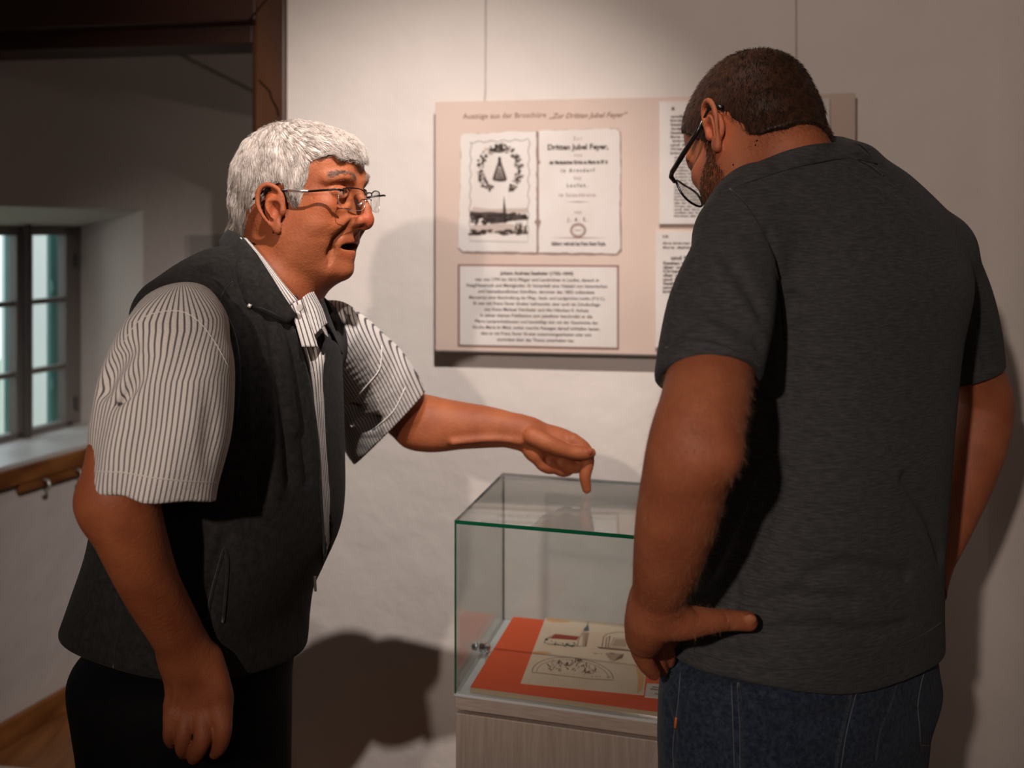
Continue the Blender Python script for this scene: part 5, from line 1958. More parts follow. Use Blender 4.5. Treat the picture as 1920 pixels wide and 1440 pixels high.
# --- the shirt
shirt = Field()
shirt.stack(rows1v, YAW1, off=-0.016, z_lo=1.03)
shirt.tube(T3((334, 602, 1.19), (392, 552, 1.27), (445, 536, 1.34), (520, 580, 1.42), (600, 636, 1.48)), [0.050, 0.044, 0.036, 0.036, 0.045], 0.03)
shirt.ell(RM(-16, 0, -132), (0.050, 0.060, 0.060), 0.008, 's')
AX = np.array([(340, 590, 1.145, 46, .95), (340, 606, 1.135, 80, 0.85), (331, 650, 1.105, 102, .85), (318, 700, 1.085, 119, .85), (309, 780, 1.07, 124, .85), (298, 850, 1.06, 126, .85), (283, 928, 1.055, 124, .85)])
sl_pts = np.array([at(*r[:3]) for r in AX]); sl_r = AX[:, 3] * AX[:, 2] / F
slv = Field()
slv.tube(sl_pts, sl_r, 0, nrm=(0, 1, 0), flat=list(AX[:, 4]), n=5)
# cuff plane, open sleeve
cufp = at(283, 932, 1.055); cufn = np.array([0.10, 0.32, -1.0]); cufn /= np.linalg.norm(cufn)
cufn0 = np.array([-0.103, -0.27, -1.0]); cufn0 /= np.linalg.norm(cufn0)
slv.fun(lambda P: (P - cufp) @ cufn0, cufp, 9, 0.002, 'i')
# cloth folds in the sleeve
def sfold(Pf):
    t = (Pf - sl_pts[0]) @ (sl_pts[-1] - sl_pts[0]) / np.dot(sl_pts[-1] - sl_pts[0], sl_pts[-1] - sl_pts[0])
    x = Pf[:, 0]
    return 0.0022 * np.sin((x + 0.12 * t) * 95 + 1.5 * np.sin(t * 5)) * np.clip(t + 0.25, 0.2, 1) + 0.0016 * np.sin(x * 44 - t * 9)
slv.fun(sfold, cufp, 9, 0, 'd')
for pts in (((205, 690), (232, 655), (262, 625)), ((200, 730), (212, 690), (236, 650)), ((232, 760), (262, 700), (285, 650)), ((395, 640), (402, 740), (398, 850)), ((425, 660), (408, 780), (405, 900))):
    slv.tube([at(x, y, 1.0 + abs(x - 318) * 0.0003) for x, y in pts], [0.003, 0.005, 0.003], 0.018, 's')
ds = sl_pts[-1] - sl_pts[-2]
slv.tube([sl_pts[-1] + ds * .95, sl_pts[-1] + 1.5 * ds, sl_pts[-1] + 2.5 * ds], [sl_r[-1] - 0.006, sl_r[-1] - 0.0045, sl_r[-1] - 0.004], 0, 's', nrm=(0, 1, 0), flat=0.83)
shirt.sub(slv, 0.012)
sf = Field()
SF = T3((622, 625, 1.48), (655, 665, 1.535), (685, 705, 1.585), (712, 745, 1.625), (728, 803, 1.65))
SFR = np.array([56, 72, 78, 80, 82]) * np.array([1.48, 1.535, 1.585, 1.625, 1.65]) / F
ax = at(728, 803, 1.65) - at(665, 712, 1.565); ax /= np.linalg.norm(ax)
sf.tube(SF, [0.054, 0.066, 0.072, 0.076, 0.080], 0, nrm=(0, 1, 0), flat=.75)
cn = at(740, 812, 1.65)
e1 = at(668, 868, 1.64); e2 = at(790, 740, 1.66)
cdir = e2 - e1; cdir /= np.linalg.norm(cdir)
cpn = np.array([cdir[2], 0, -cdir[0]]); cpn = cpn if cpn[0] > 0 else -cpn
cpn = cpn / np.linalg.norm(cpn)
mid = (e1 + e2) / 2
sf.tube(np.array([SF[2] + 0.01 * cpn, mid, mid + 0.06 * cpn]), [0.066, 0.0815, 0.083], 0.02, nrm=(0, 1, 0), flat=.72)
sf.fun(lambda P: (P - mid) @ cpn, mid, 9, 0.002, 'i')
sf.tube(np.array([mid - 0.04 * cpn, mid, mid + 0.06 * cpn]), [0.072, 0.0775, 0.080], 0, 's', nrm=(0, 1, 0), flat=.68)
for pts, w in ((((700, 690), (712, 730), (690, 770), (660, 800)), 0.005), (((760, 728), (730, 770), (700, 800)), 0.0045)):
    sf.tube([at(x, y, 1.555 + (x - 650) * 0.0005) for x, y in pts], [w, w * 1.1, w, w][:len(pts)], 0.012)
for pts in (((690, 705), (680, 740), (655, 770)), ((740, 740), (715, 770), (670, 810)), ((690, 800), (668, 830), (655, 850))):
    sf.tube([at(x, y, 1.54 + (x - 650) * 0.0005) for x, y in pts], 0.006, 0.02, 's')
shirt.sub(sf, 0.01)


def stripe1(V):
    d = (sl_pts[-1] - sl_pts[0]); d /= np.linalg.norm(d)
    # near sleeve: angle about its axis at the same height
    zc = V[:, 2]
    cxs = np.interp(-zc, -sl_pts[:, 2], sl_pts[:, 0]); cys = np.interp(-zc, -sl_pts[:, 2], sl_pts[:, 1])
    ang = np.arctan2(V[:, 0] - cxs, -(V[:, 1] - cys))
    rr = np.interp(-zc, -sl_pts[:, 2], sl_r)
    s1 = ang * 12.5
    near = (V[:, 1] < 1.215) & (V[:, 0] < -0.30)
    # far sleeve: across its axis
    w = V - SF[0]
    a2 = SF[-1] - SF[0]; a2 /= np.linalg.norm(a2)
    up = np.cross(a2, [0, 1, 0]); up /= np.linalg.norm(up)
    s2 = (w @ up) / 0.0052
    far = V[:, 1] > 1.40
    cx = np.interp(V[:, 2], [r[0] for r in rows1v[::-1]], [r[1] for r in rows1v[::-1]]) if rows1v[0][0] > rows1v[-1][0] else np.interp(V[:, 2], [r[0] for r in rows1v], [r[1] for r in rows1v])
    s3 = np.arctan2(V[:, 1] - 1.33, V[:, 0] - cx) * 0.165 / 0.0058
    return np.where(near, s1, np.where(far, s2, s3))


shirt_o = sdf_obj('shirt', shirt, 0.0023, SHIRT, person1, attrs={'stripe': stripe1})
sht = tree_of(shirt_o)
SEAMS = new_mat('shirt_stitching', (0.60, 0.56, 0.53), 0.8)
seam(sht, [(172, 884), (230, 886), (290, 896), (350, 902), (405, 905)], 0.0007, 'cuff_stitching', SEAMS, shirt_o, 0.0)
seam(sht, [(232, 640), (262, 600), (300, 585), (340, 584), (372, 602), (402, 640), (430, 690)], 0.0007, 'sleeve_seam', SEAMS, shirt_o, 0.0)
seam(sht, [(716, 648), (712, 690), (690, 720), (662, 752)], 0.0014, 'sleeve_seam', SEAMS, shirt_o, 0.0)
seam(sht, [(760, 726), (738, 770), (700, 806)], 0.0012, 'cuff_stitching', SEAMS, shirt_o, 0.0)
# collar leaves and button placket
patch('collar', [T3((450, 446, 1.30), (478, 476, 1.283), (510, 520, 1.272), (541, 573, 1.262)), T3((462, 447, 1.305), (494, 484, 1.288), (528, 528, 1.277), (559, 564, 1.275))], SHIRT, shirt_o, 0.002, attrs=3.2)
patch('collar', [T3((568, 557, 1.272), (578, 590, 1.268), (590, 628, 1.262)), T3((578, 550, 1.29), (594, 580, 1.285), (604, 614, 1.275)), T3((588, 547, 1.33), (604, 578, 1.33), (614, 606, 1.31))], SHIRT, shirt_o, 0.002, attrs=6)
mm_ = min(len(FSL), len(FSR)); FSL, FSR = FSL[-mm_:], FSR[-mm_:]
patch('placket', [FSL, (FSL + FSR) / 2 + np.array([0, -0.002, 0]), FSR], SHIRT, shirt_o, 0.002, attrs=5.0)
patch('placket', [T3((541, 573, 1.266), (552, 600, 1.262), (566, 650, 1.245)), T3((568, 560, 1.275), (580, 600, 1.268), (596, 650, 1.25))], SHIRT, shirt_o, 0.002, attrs=3.2)
BTN = new_mat('shirt_button', (0.5, 0.45, 0.42), 0.3)
for x, y in ((561, 577), (604, 905), (611, 953), (613, 1008)):
    hp = cast(sht, x, y, 0.002) if y > 600 else at(562, 577, 1.258)
    if hp is None: continue
    nv = np.array([-0.1, -1, 0.1])
    MB().tube([hp, hp + nv * 0.002], [0.005, 0.0045], 12).build('button', BTN, shirt_o, smooth=False)

# --- trousers
tr = Field()
CT = [(1240, 122, 556, 1.33, 0.170), (1300, 132, 549, 1.33, 0.17), (1360, 142, 548, 1.33, 0.17), (1440, 150, 547, 1.33, 0.17), (1560, 178, 545, 1.33, 0.165), (1700, 215, 540, 1.33, 0.16), (1200, 128, 560, 1.33, 0.16)]
rt = fit_rows(CT, 0, YAW1)
tr.stack(rt, YAW1, z_lo=0.56)
for sy, sx in ((-0.095, 0), (0.095, 0.02)):
    tr.tube([(-0.475 + sx, 1.33 + sy, 0.60), (-0.48 + sx, 1.33 + sy, 0.40), (-0.50 + sx, 1.33 + sy, 0.06)], [0.095, 0.080, 0.07], 0.05, nrm=(1, 0, 0), flat=1.25)
tr_o = sdf_obj('trousers', tr, 0.005, TROUS, person1)
trt = tree_of(tr_o)
seam(trt, [(212, 1270), (204, 1300), (190, 1345)], 0.0008, 'pocket_seam', TROUS, tr_o)
SHOE = new_mat('black_shoe_leather', (0.01, 0.009, 0.008), 0.4)
for sy, sx in ((-0.095, 0), (0.095, 0.02)):
    sh_ = Field()
    sh_.tube([(-0.55 + sx, 1.345 + sy, 0.05), (-0.44 + sx, 1.32 + sy, 0.055), (-0.33 + sx, 1.29 + sy, 0.038)], [0.045, 0.05, 0.038], 0, nrm=(0, 1, 0), flat=.9)
    sh_.fun(lambda P: 0.004 - P[:, 2], (0, 0, 0), 9, 0.004, 'i')
    sdf_obj('shoe', sh_, 0.006, SHOE, person1)

# --- his spectacles
gl = empty('eyeglasses', tuple(RF(100, 0, 5)))
tag(gl, 'thin rimless-bottom spectacles worn by the white-haired man', 'glasses', 'spectacles worn by the visitors')
LENSW, LENSH = 25, 16
SIL = new_mat('silver_temple', (0.75, 0.72, 0.70), 0.25, 0.9)
for sg in (-1, 1):
    cy = sg * 33
    outl = []
    for k in range(28):
        t = 2 * math.pi * k / 28
        c, s_ = math.cos(t), math.sin(t)
        outl.append((cy + LENSW * abs(c) ** 0.6 * (1 if c > 0 else -1), 2 + LENSH * abs(s_) ** 0.65 * (1 if s_ > 0 else -1)))
    ring = [RF(112 - 0.0042 * (yy) ** 2, yy, zz) for yy, zz in outl]
    top = [p for p, o_ in zip(ring, outl) if o_[1] > 4]
    MB().tube(ring + [ring[0]], 0.00045, 6, cap=False).build('lens_rim', SIL, gl, smooth=True)
    order = sorted([(o_, p) for p, o_ in zip(ring, outl) if o_[1] > 9], key=lambda t_: t_[0][0])
    MB().tube([p for _, p in order], 0.0009, 8).build('top_rim', DARKM, gl, smooth=True)
    n = len(ring)
    MB().add(ring + [p - HF * 0.0012 for p in ring], [tuple(range(n)), tuple(range(n, 2 * n))[::-1]]).build('lens', M['lens'], gl)
    tmp = [RF(106, sg * 59, 13), RF(100, sg * 68, 14), RM(60, sg * 76, 25), RM(28, sg * 79, 26), RM(8, sg * 80, 26)]
    MB().tube(tmp[:3], [0.0016, 0.0015, 0.0017], 8).build('hinge_arm', DARKM, gl, smooth=True)
    MB().tube(tmp[2:4], [0.0022, 0.0019], 8).build('temple_arm', SIL, gl, smooth=True)
    MB().tube(tmp[3:] + [RM(-12, sg * 82, 24), RM(-30, sg * 80, 12)], 0.0015, 8).build('temple_tip', DARKM, gl, smooth=True)
    MB().tube([RF(108, sg * 9, -1), RF(103, sg * 11, -6)], [0.001, 0.0032], 8).build('nose_pad', M['lens'] if False else SIL, gl, smooth=True)
MB().tube([RF(111.5, -10, 10), RF(114, -5, 13), RF(114.5, 0, 13.5), RF(114, 5, 13), RF(111.5, 10, 10)], 0.0011, 8).build('bridge', DARKM, gl, smooth=True)
MB().tube([RF(111.5, -10, 3), RF(114, 0, 5), RF(111.5, 10, 3)], 0.0007, 8).build('bridge', DARKM, gl, smooth=True)
# ------------------------------------------------------------------ the younger man seen from behind
SKIN2 = skin_material('freckled_skin', (0.34, 0.105, 0.046), (0.26, 0.072, 0.032), spots=(260, 0.0, 0.32, 0.35))
TEE = cloth_material('grey_melange_jersey', (0.032, 0.0315, 0.032), (0.057, 0.056, 0.0565), 70, stretch=(1, 1, 7), bump=0.25, fine=1200, sheen=0.04)
DENIM = cloth_material('dark_blue_denim', (0.010, 0.016, 0.030), (0.030, 0.042, 0.066), 160, bump=0.5, fine=1500, sheen=0.05)
HAIRB = hair_material('dark_brown_hair', (0.022, 0.010, 0.006), (0.055, 0.022, 0.011), scale=120)
BEARD = hair_material('brown_beard', (0.030, 0.014, 0.007), (0.07, 0.03, 0.013), scale=150)

R2 = rotm((-0.46, 0.61, -0.65), (-0.17, 0.63, 0.75))
HO2 = np.array([0.338, 1.262, 1.667])
head2 = head_field(R2, HO2, 0.00103, jowl=0.95, mouth=0.0, nose=0.98, ear=0.98, fat=0.9)
RM2 = lambda x, y, z: HO2 + R2 @ (np.array([x, y, z]) * 0.00103)

aL = Field()
LX = [(1396, 480, 1.12, .040), (1350, 600, 1.04, .045), (1334, 690, 0.995, 81), (1321, 760, 0.945, 84), (1300, 830, 0.92, 85), (1284, 900, 0.93, 82),
      (1266, 985, 0.955, 76), (1249, 1060, 0.985, 63), (1236, 1110, 1.01, 51), (1232, 1140, 1.025, 48)]
aL.tube([at(*r[:3]) for r in LX], [r[3] if r[3] < 1 else r[3] * 0.985 * r[2] / F for r in LX], 0, flat=[1, 1, 1, .95, .95, .95, .9, .85, .8, .75], nrm=(0, 1, -.3), n=11)
aL.ell(at(1330, 850, 0.905), (0.026, 0.026, 0.020), 0.03)
aL.tube(T3((1232, 1130, 1.025), (1218, 1165, 1.04), (1210, 1192, 1.06)), [0.0290, 0.0285, 0.0235], 0.014)
hL = Field()
hL.tube(T3((1236, 1150, 1.025), (1275, 1166, 1.022), (1320, 1165, 1.030), (1362, 1163, 1.043), (1403, 1165, 1.052)), [0.0255, 0.0200, 0.0150, 0.0118, 0.0110], 0)   # thumb
hL.tube(T3((1204, 1178, 1.056), (1199, 1212, 1.072), (1211, 1242, 1.084), (1225, 1261, 1.096)), [0.0150, 0.0122, 0.0108, 0.0090], 0.002)
hL.tube(T3((1222, 1172, 1.085), (1224, 1208, 1.108), (1234, 1236, 1.122), (1241, 1256, 1.132)), [0.0145, 0.0112, 0.0098, 0.0082], 0.001)
hL.tube(T3((1232, 1168, 1.10), (1245, 1205, 1.125), (1252, 1228, 1.135), (1254, 1240, 1.14)), [0.0145, 0.0112, 0.0098, 0.008], 0.0015)
hL.tube(T3((1240, 1160, 1.11), (1256, 1190, 1.14), (1262, 1206, 1.15), (1264, 1216, 1.155)), [0.0125, 0.0100, 0.0088, 0.0072], 0.0015)
aL.sub(hL, 0.007)
# thumb nail and joint creases
aL.ell(at(1407, 1161, 1.0415), (0.0082, 0.0024, 0.0062), 0.0006)
for x in (1362, 1368, 1374):
    aL.tube(T3((x, 1150, 1.035), (x + 1, 1163, 1.031), (x, 1176, 1.035)), 0.0007, 0.0015, 's')
for x in (1290, 1300, 1310, 1282):
    aL.tube(T3((x, 1146, 1.008), (x + 3, 1168, 1.002), (x - 2, 1184, 1.008)), 0.0006, 0.002, 's')
aL.tube(T3((1190, 1204, 1.062), (1208, 1204, 1.058), (1232, 1198, 1.066)), 0.0022, 0.006, 's')
aL.tube(T3((1250, 1112, 1.0), (1268, 1136, 1.002), (1290, 1150, 1.012)), 0.003, 0.012)

aR = Field()
RX = [(1765, 510, 1.34, .035), (1800, 600, 1.40, .040), (1824, 690, 1.44, 50), (1846, 750, 1.46, 50), (1834, 820, 1.46, 53), (1808, 900, 1.45, 50), (1785, 970, 1.43, 42), (1764, 1030, 1.41, 34), (1745, 1070, 1.40, 32)]
aR.tube([at(*r[:3]) for r in RX], [r[3] if r[3] < 1 else r[3] * r[2] / F for r in RX], 0, flat=.95, nrm=(0, 1, 0))
aR.tube(T3((1745, 1070, 1.40), (1735, 1110, 1.40), (1730, 1150, 1.39)), [0.026, 0.030, 0.022], 0.01)
for i, (x, y) in enumerate(((1700, 1190), (1712, 1200), (1724, 1204), (1736, 1200))):
    aR.tube(T3((1730, 1140, 1.40), (x, y, 1.40 + 0.008 * i), (x - 6, y + 26, 1.39)), [0.012, 0.010, 0.008], 0.002)
aR.tube(T3((1738, 1090, 1.39), (1700, 1110, 1.36), (1670, 1120, 1.35)), [0.014, 0.011, 0.009], 0.006)

body2 = Field()
body2.sub(head2)
body2.tube([RM2(-30, 0, 0), RM2(-30, 0, -45), at(1474, 312, 1.215), at(1510, 400, 1.22)], [0.056, 0.058, 0.063, 0.05], 0.03)
body2.tube([at(1400, 490, 1.12), at(1530, 450, 1.22), at(1750, 530, 1.33)], [0.03, 0.06, 0.03], 0.03)
body2.tube([at(1530, 420, 1.22), at(1560, 700, 1.24), at(1500, 1150, 1.24)], [0.08, 0.10, 0.10], 0.04)
body2.sub(aL, 0.01)
body2.sub(aR, 0.01)


def tint2(V):
    col = np.ones((len(V), 3))
    col = paint_head(V, head2, col, [((-4, 76, 6), (24, 12, 36), (1.18, 0.92, 0.85), 8), ((-4, -76, 6), (24, 12, 36), (1.1, 0.9, 0.85), 8)])
    nail = np.linalg.norm((V - at(1407, 1161, 1.040)) / np.array([0.0082, 0.004, 0.0062]), axis=1)
    k = np.clip((1.05 - nail) * 6, 0, 1)[:, None]
    col = col * (1 - k) + np.array([1.15, 1.35, 1.5]) * k
    return col


person2 = sdf_obj('person', body2, 0.0020, SKIN2, None, it=3, attrs={'tint': tint2})
tag(person2, 'man in a grey T-shirt and jeans, back turned, hand on hip', 'person', 'two visitors at the display case')

# --- hair
hair2 = Field(R2, HO2, 0.00103)
hair2.ell((-12, 0, 46), (95, 77, 86))
hair2.ell((28, 0, 56), (66, 64, 58), 18)
hair2.ell((-58, 0, 0), (42, 58, 50), 18)
OUT2_ = [(-140, -40), (-104, -50), (-72, -58), (-48, -50), (-36, -38), (-27, -12), (-20, 24), (-4, 38), (12, 34), (17, 8), (26, 0), (32, 22), (46, 46), (54, 66), (72, 84), (96, 84), (125, 80), (130, 170), (-150, 170)]
hair2.tube([(-30, 0, 10), (-30, 0, -62)], 63, 6)
hair2.ell((-34, 0, 4), (60, 69, 58), 8)
hair2.fun(lambda P: poly_sd(P[:, [0, 2]], OUT2_), (0, 0, 0), 999, 4, 'i')
hair2_o = sdf_obj('hair', hair2, 0.0022, HAIRB, person2)


def hdir2(P):
    L = (P - HO2) @ R2 / 0.00103
    D = L - np.array([-66.0, 0, 112])
    D = D / (np.linalg.norm(D, axis=1)[:, None] + 1e-6)
    return D @ R2.T


st = strands('hair_strands', hair2, surface_roots(hair2_o, 15000, 17), hdir2, 0.008, 3, 0.00032, HAIRB, person2, lift=0.0028, seed=13, jitter=0.2)
join_into(hair2_o, st)
st = strands('hair_strands', hair2, surface_roots(hair2_o, 2500, 19, lambda v: (((v - HO2) @ R2 / 0.00103)[:, 2] < 8)), hdir2, 0.009, 3, 0.00025, HAIRB, person2, lift=0.002, seed=14, jitter=0.3)
join_into(hair2_o, st)
# --- beard: short hairs on cheek, jaw and chin
vb, nb_ = normals_of(person2)
Lb = (vb - HO2) @ R2 / 0.00103
jaw = (Lb[:, 0] > 14) & (Lb[:, 2] < -10 - (Lb[:, 0] - 14) * 0.42) & (Lb[:, 2] > -104) & (Lb[:, 2] > -62 - (Lb[:, 0] - 14) * 0.8) & (Lb[:, 0] < 110)
side = (Lb[:, 0] > 12) & (Lb[:, 0] < 30) & (Lb[:, 2] < 12) & (Lb[:, 2] > -30) & (np.abs(Lb[:, 1]) > 40)
ci = np.nonzero(jaw | side)[0]
rg2 = np.random.default_rng(31)
ci = ci[rg2.choice(len(ci), 15000)]
short_hairs('beard', vb[ci] + rg2.normal(0, 0.0006, (15000, 3)), nb_[ci], R2 @ np.array([0.25, 0, -1.0]), 0.0065, 3, 0.00028, BEARD, person2, 0.0028, 32, 0.35)
nape = np.nonzero((Lb[:, 0] < -26) & (Lb[:, 2] < -46) & (Lb[:, 2] > -84) & (np.linalg.norm(vb - HO2, axis=1) < 0.12))[0]
wgt = np.exp(-np.maximum(0, -54 - Lb[nape, 2]) / 6.0); wgt /= wgt.sum()
ni = rg2.choice(nape, 1500, p=wgt)
short_hairs('nape_hair', vb[ni], nb_[ni], R2 @ np.array([-0.1, 0, -1.0]), 0.006, 3, 0.0002, HAIRB, person2, 0.0012, 35, 0.25)
# fair hairs on the near arm
ai = np.nonzero((vb[:, 1] < 1.06) & (vb[:, 0] < 0.26) & (vb[:, 2] < 1.40) & (vb[:, 2] > 1.10))[0]
ai = ai[rg2.choice(len(ai), 2600)]
short_hairs('arm_hair', vb[ai], nb_[ai], np.array([-0.2, 0.1, -0.8]), 0.009, 3, 0.00012, hair_material('fair_arm_hair', (0.30, 0.14, 0.07), (0.42, 0.24, 0.14)), person2, 0.0045, 33, 0.4)

# --- T-shirt
YAW2 = math.radians(33)
CR2 = [(1300, 1228, 1774, 1.235, .130), (1215, 1228, 1773, 1.235, .130), (1150, 1248, 1772, 1.235, .132), (1050, 1283, 1774, 1.235, .132), (950, 1308, 1781, 1.235, .132), (850, 1322, 1788, 1.235, .132),
       (750, 1330, 1797, 1.235, .13), (650, 1332, 1808, 1.235, .13), (560, 1330, 1827, 1.235, .128), (510, 1325, 1825, 1.235, .122), (450, 1325, 1800, 1.24, .112), (390, 1338, 1760, 1.245, .10), (330, 1380, 1702, 1.25, .082),
       (298, 1432, 1656, 1.25, .066), (274, 1476, 1634, 1.25, .05), (262, 1510, 1605, 1.25, .03)]
rows2 = fit_rows(CR2, 0, YAW2)
tee = Field()
tee.stack(rows2, YAW2, z_lo=0.93)
tee.tube(T3((1388, 446, 1.12), (1432, 386, 1.17), (1500, 350, 1.22), (1570, 345, 1.27), (1650, 385, 1.31), (1745, 460, 1.34)), [0.056, 0.055, 0.045, 0.04, 0.045, 0.050], 0.05)
tl_ = Field()
TL = [(1395, 440, 1.12, .052), (1372, 500, 1.08, 84), (1352, 580, 1.04, 99), (1335, 660, 1.005, 100), (1326, 706, .99, 98)]
TLp = np.array([at(*r[:3]) for r in TL]); TLr = np.array([r[3] if r[3] < 1 else r[3] * r[2] / F for r in TL])
tl_.tube(TLp, TLr, 0, flat=1.0, nrm=(0, 1, -.3))
ca, cb, cc = at(1232, 716, 1.0), at(1422, 722, 1.0), at(1330, 668, .945)
cn2 = np.cross(cb - ca, cc - ca); cn2 /= np.linalg.norm(cn2)
if cn2[2] > 0: cn2 = -cn2
tl_.fun(lambda P: (P - ca) @ cn2, ca, 9, 0.002, 'i')
du = (TLp[-1] - TLp[-2]) / np.linalg.norm(TLp[-1] - TLp[-2])
tl_.tube(np.array([TLp[-1] + du * .035, TLp[-1] + du * .06, TLp[-1] + du * .12]), [TLr[-1] - 0.006, TLr[-1] - 0.0045, TLr[-1] - 0.004], 0, 's', flat=.98, nrm=(0, 1, -.3))
tee.sub(tl_, 0.016)
tr2 = Field()
TRp = T3((1760, 480, 1.34), (1792, 560, 1.385), (1813, 630, 1.42), (1823, 700, 1.44), (1828, 740, 1.45))
tr2.tube(TRp, [0.050, 0.052, 0.050, 0.0490, 0.049], 0, flat=.95, nrm=(0, 1, 0))
c5 = at(1838, 698, 1.44); n5 = np.array([0.378, 0.0, -0.926])
tr2.fun(lambda P: (P - c5) @ n5, c5, 9, 0.002, 'i')
tee.sub(tr2, 0.03)


def hem2(P):
    return (1.018 - 0.16 * np.maximum(0, P[:, 0] - 0.26) + 0.003 * np.sin(P[:, 0] * 26)) - P[:, 2]
tee.fun(hem2, (0, 0, 0), 99, 0.006, 'i')
tee.tube([RM2(-30, 0, -20), RM2(-32, 0, -45), at(1472, 306, 1.215), at(1482, 325, 1.216)], [0.058, 0.061, 0.0645, 0.05], 0.004, 's')
tee.ell(RM2(62, 0, -70), (0.07, 0.07, 0.06), 0.01, 's')
for pts, r_, k_ in ((((1440, 440), (1462, 520), (1472, 620), (1470, 720)), 0.004, 0.010), (((1486, 560), (1492, 640), (1484, 720), (1470, 800)), 0.005, 0.016),
                    (((1300, 500), (1340, 550), (1395, 600), (1425, 640)), 0.005, 0.018), (((1285, 540), (1330, 580), (1390, 620)), 0.004, 0.016), (((1350, 470), (1390, 520), (1430, 590)), 0.004, 0.016),
                    (((1420, 1130), (1500, 1115), (1600, 1130)), 0.004, 0.016), (((1440, 1185), (1520, 1175), (1620, 1185), (1700, 1170)), 0.004, 0.014), (((1376, 1080), (1380, 1120), (1376, 1142)), 0.004, 0.010),
                    (((1376, 1190), (1378, 1225), (1372, 1255)), 0.004, 0.010), (((1300, 1195), (1340, 1215), (1420, 1235)), 0.003, 0.010), (((1520, 1080), (1600, 1060), (1700, 1080)), 0.004, 0.02),
                    (((1700, 900), (1740, 960), (1765, 1040)), 0.005, 0.02), (((1560, 290), (1620, 305), (1680, 345)), 0.003, 0.008), (((1540, 283), (1600, 292), (1660, 318)), 0.0025, 0.006), (((1600, 320), (1660, 350), (1710, 400)), 0.003, 0.012),
                    (((1330, 1070), (1360, 1000), (1400, 900), (1440, 800)), 0.005, 0.02), (((1400, 1060), (1430, 980), (1460, 880)), 0.005, 0.02), (((1830, 600), (1845, 640), (1850, 690)), 0.003, 0.01)):
    crease(tee, pts, r_, k_, 0.0)
tee_o = sdf_obj('t_shirt', tee, 0.0027, TEE, person2)
tt_ = tree_of(tee_o)
SEAMT = cloth_material('jersey_seam', (0.016, 0.015, 0.014), (0.026, 0.025, 0.024), 120)
seam(tt_, [(1366, 352), (1400, 385), (1428, 430), (1450, 490), (1464, 560), (1472, 640)], 0.0011, 'sleeve_seam', SEAMT, tee_o, 0.0)
neckF = Field().tube([RM2(-30, 0, 0), RM2(-30, 0, -45), at(1474, 312, 1.215), at(1510, 400, 1.22)], [0.056, 0.058, 0.063, 0.05])
def first_hit(x, y, inset):
    hs = [h_ for h_ in (march(neckF, x, y, inset), march(tee, x, y, inset)) if h_ is not None]
    return min(hs, key=lambda h_: h_[1])
ctop = [first_hit(x, y, -0.007) for x, y in ((1352, 340), (1390, 319), (1430, 302), (1480, 282), (1520, 272), (1548, 268), (1580, 268), (1612, 273))]
cmid = [first_hit(x, y, -0.011) for x, y in ((1350, 352), (1392, 331), (1434, 314), (1486, 295), (1530, 285), (1562, 281), (1596, 282), (1628, 288))]
cbot = [first_hit(x, y, -0.001) for x, y in ((1348, 364), (1394, 345), (1440, 330), (1494, 314), (1545, 303), (1580, 298), (1615, 300), (1645, 308))]
patch('collar_rib', [ctop, cmid, cbot], TEE, tee_o, 0.003)
seam(tt_, [(1500, 280), (1560, 286), (1620, 306), (1655, 330)], 0.0016, 'collar_rib', SEAMT, tee_o, 0.0)
seam(tt_, [(1248, 652), (1300, 636), (1350, 645), (1400, 668), (1428, 690)], 0.0006, 'sleeve_hem_stitch', SEAMT, tee_o, 0.0)
seam(tt_, [(1240, 1200), (1320, 1228), (1420, 1252), (1520, 1254), (1620, 1236), (1720, 1195), (1768, 1165)], 0.0006, 'hem_stitch', SEAMT, tee_o, 0.0)
seam(tt_, [(1302, 1195), (1302, 1235)], 0.0006, 'side_slit', SEAMT, tee_o, 0.0)

# --- jeans
CJ = [(1180, 1246, 1758, 1.235, .118), (1240, 1236, 1758, 1.235, .122), (1290, 1233, 1764, 1.235, .125), (1330, 1232, 1768, 1.235, .125), (1390, 1234, 1748, 1.235, .124), (1440, 1236, 1742, 1.235, .124), (1580, 1262, 1720, 1.235, .12), (1720, 1290, 1700, 1.235, .115)]
rj = fit_rows(CJ, 0, YAW2)
jn = Field()
jn.stack(rj, YAW2, z_lo=0.52)
for sx, sy in ((-0.085, -0.055), (0.085, 0.055)):
    jn.tube([(0.385 + sx, 1.235 + sy, 0.58), (0.385 + sx, 1.235 + sy, 0.40), (0.375 + sx, 1.22 + sy, 0.07)], [0.092, 0.078, 0.072], 0.05)
for pts, r_, k_ in ((((1450, 1330), (1520, 1350), (1590, 1340)), 0.004, 0.02), (((1250, 1320), (1262, 1380), (1258, 1430)), 0.003, 0.01), (((1700, 1290), (1735, 1330), (1760, 1340)), 0.004, 0.015)):
    crease(jn, pts, r_, k_, 0.0)
jn_o = sdf_obj('jeans', jn, 0.004, DENIM, person2)
jt = tree_of(jn_o)
STI = new_mat('denim_stitching', (0.075, 0.085, 0.095), 0.7)
STD = cloth_material('denim_worn_seam', (0.035, 0.045, 0.06), (0.012, 0.016, 0.024), 300)
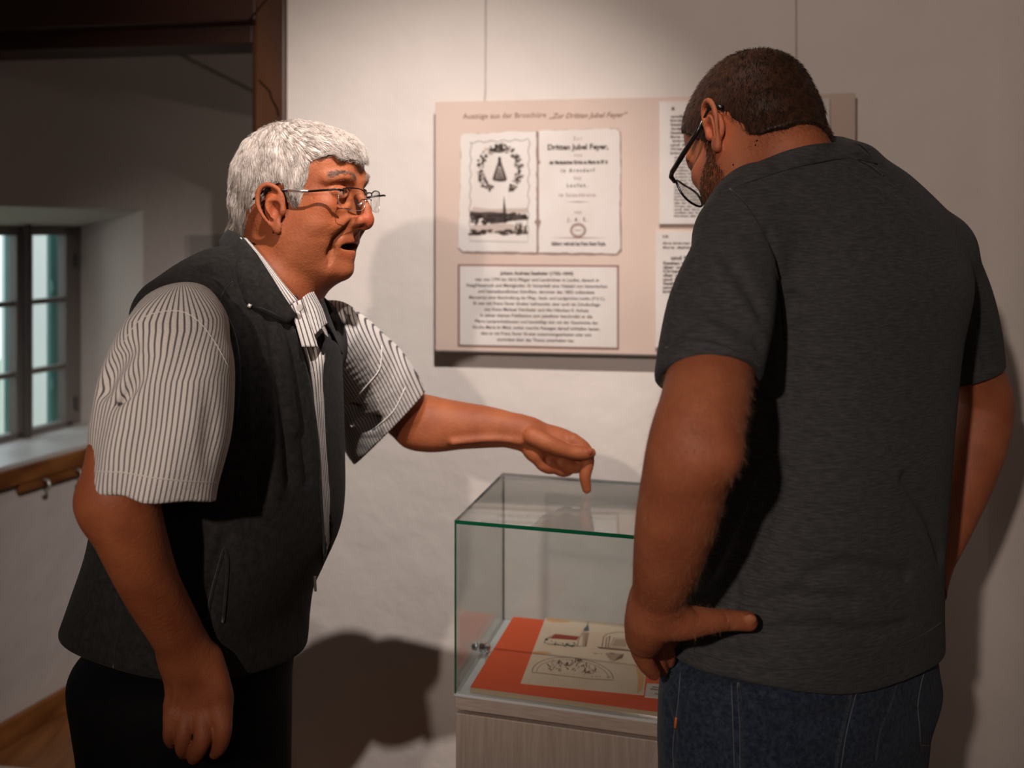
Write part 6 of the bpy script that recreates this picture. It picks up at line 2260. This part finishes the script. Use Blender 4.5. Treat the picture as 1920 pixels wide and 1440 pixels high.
for pts, r_, m_ in (([(1276, 1258), (1272, 1310), (1268, 1345), (1262, 1395), (1263, 1445)], 0.0007, STI), ([(1371, 1275), (1374, 1350), (1377, 1445)], 0.0007, STI), ([(1385, 1282), (1390, 1360), (1391, 1445)], 0.0024, STD),
                    ([(1616, 1262), (1600, 1320), (1586, 1380), (1576, 1445)], 0.0007, STI), ([(1600, 1275), (1588, 1330), (1572, 1400), (1566, 1445)], 0.0024, STD), ([(1687, 1245), (1680, 1285), (1668, 1325), (1650, 1370), (1642, 1425)], 0.0015, STD),
                    ([(1747, 1222), (1730, 1270), (1721, 1322), (1724, 1360), (1726, 1398)], 0.0009, STI), ([(1726, 1398), (1742, 1398)], 0.0009, STI), ([(1440, 1288), (1500, 1292), (1560, 1288), (1612, 1276)], 0.0010, STD)):
    seam(jt, pts, r_, 'stitched_seam', m_, jn_o, 0.0)
seam(jt, [(1269, 1345), (1267, 1366)], 0.0016, 'pocket_tab', new_mat('orange_tab', (0.5, 0.12, 0.02), 0.6), jn_o, 0.001)
SH2 = new_mat('brown_shoe_leather', (0.03, 0.018, 0.012), 0.5)
for sx, sy in ((-0.085, -0.055), (0.085, 0.055)):
    s_ = Field()
    s_.tube([(0.40 + sx, 1.17 + sy, 0.05), (0.36 + sx, 1.26 + sy, 0.055), (0.31 + sx, 1.37 + sy, 0.036)], [0.045, 0.048, 0.036], 0, nrm=(1, 0, 0), flat=.9)
    s_.fun(lambda P: 0.004 - P[:, 2], (0, 0, 0), 9, 0.004, 'i')
    sdf_obj('shoe', s_, 0.006, SH2, person2)

# --- his spectacles
g2 = empty('eyeglasses', tuple(RM2(112, 0, 5)))
tag(g2, 'black plastic spectacles worn by the man in the grey T-shirt', 'glasses', 'spectacles worn by the visitors')
BLK = new_mat('black_acetate', (0.008, 0.006, 0.006), 0.3)
BRN = new_mat('tortoise_acetate', (0.10, 0.04, 0.015), 0.3)
for sg in (-1, 1):
    ring = []
    for k in range(28):
        t = 2 * math.pi * k / 28
        c, s_ = math.cos(t), math.sin(t)
        yy = sg * 34 + 26 * abs(c) ** .7 * (1 if c > 0 else -1); zz = 2 + 18 * abs(s_) ** .7 * (1 if s_ > 0 else -1)
        ring.append(RM2(116 - 0.004 * yy * yy, yy, zz))
    MB().tube(ring + [ring[0]], 0.0017, 8, cap=False).build('frame_front', BLK, g2, smooth=True)
    n = len(ring)
    ins = R2[:, 0] * 0.0012
    MB().add(ring + [p - ins for p in ring], [tuple(range(n)), tuple(range(n, 2 * n))[::-1]]).build('lens', M['lens'], g2)
    MB().tube([RM2(104, sg * 60, 12), RM2(98, sg * 70, 13), RM2(90, sg * 74, 13)], [0.003, 0.0036, 0.003], 8).build('hinge', BLK, g2, smooth=True)
    MB().tube([RM2(90, sg * 74, 13), RM2(60, sg * 77, 15), RM2(26, sg * 79, 18), RM2(4, sg * 80, 24)], [0.0036, 0.0038, 0.0034, 0.003], 8).build('temple_arm', BLK, g2, smooth=True)
    MB().tube([RM2(4, sg * 80, 24), RM2(-14, sg * 82, 26), RM2(-26, sg * 82, 20), RM2(-32, sg * 80, 10)], [0.0026, 0.0028, 0.0036, 0.0034], 8).build('temple_tip', BLK, g2, smooth=True)
MB().tube([RM2(115, -9, 6), RM2(117, 0, 9), RM2(115, 9, 6)], 0.0018, 8).build('bridge', BLK, g2, smooth=True)
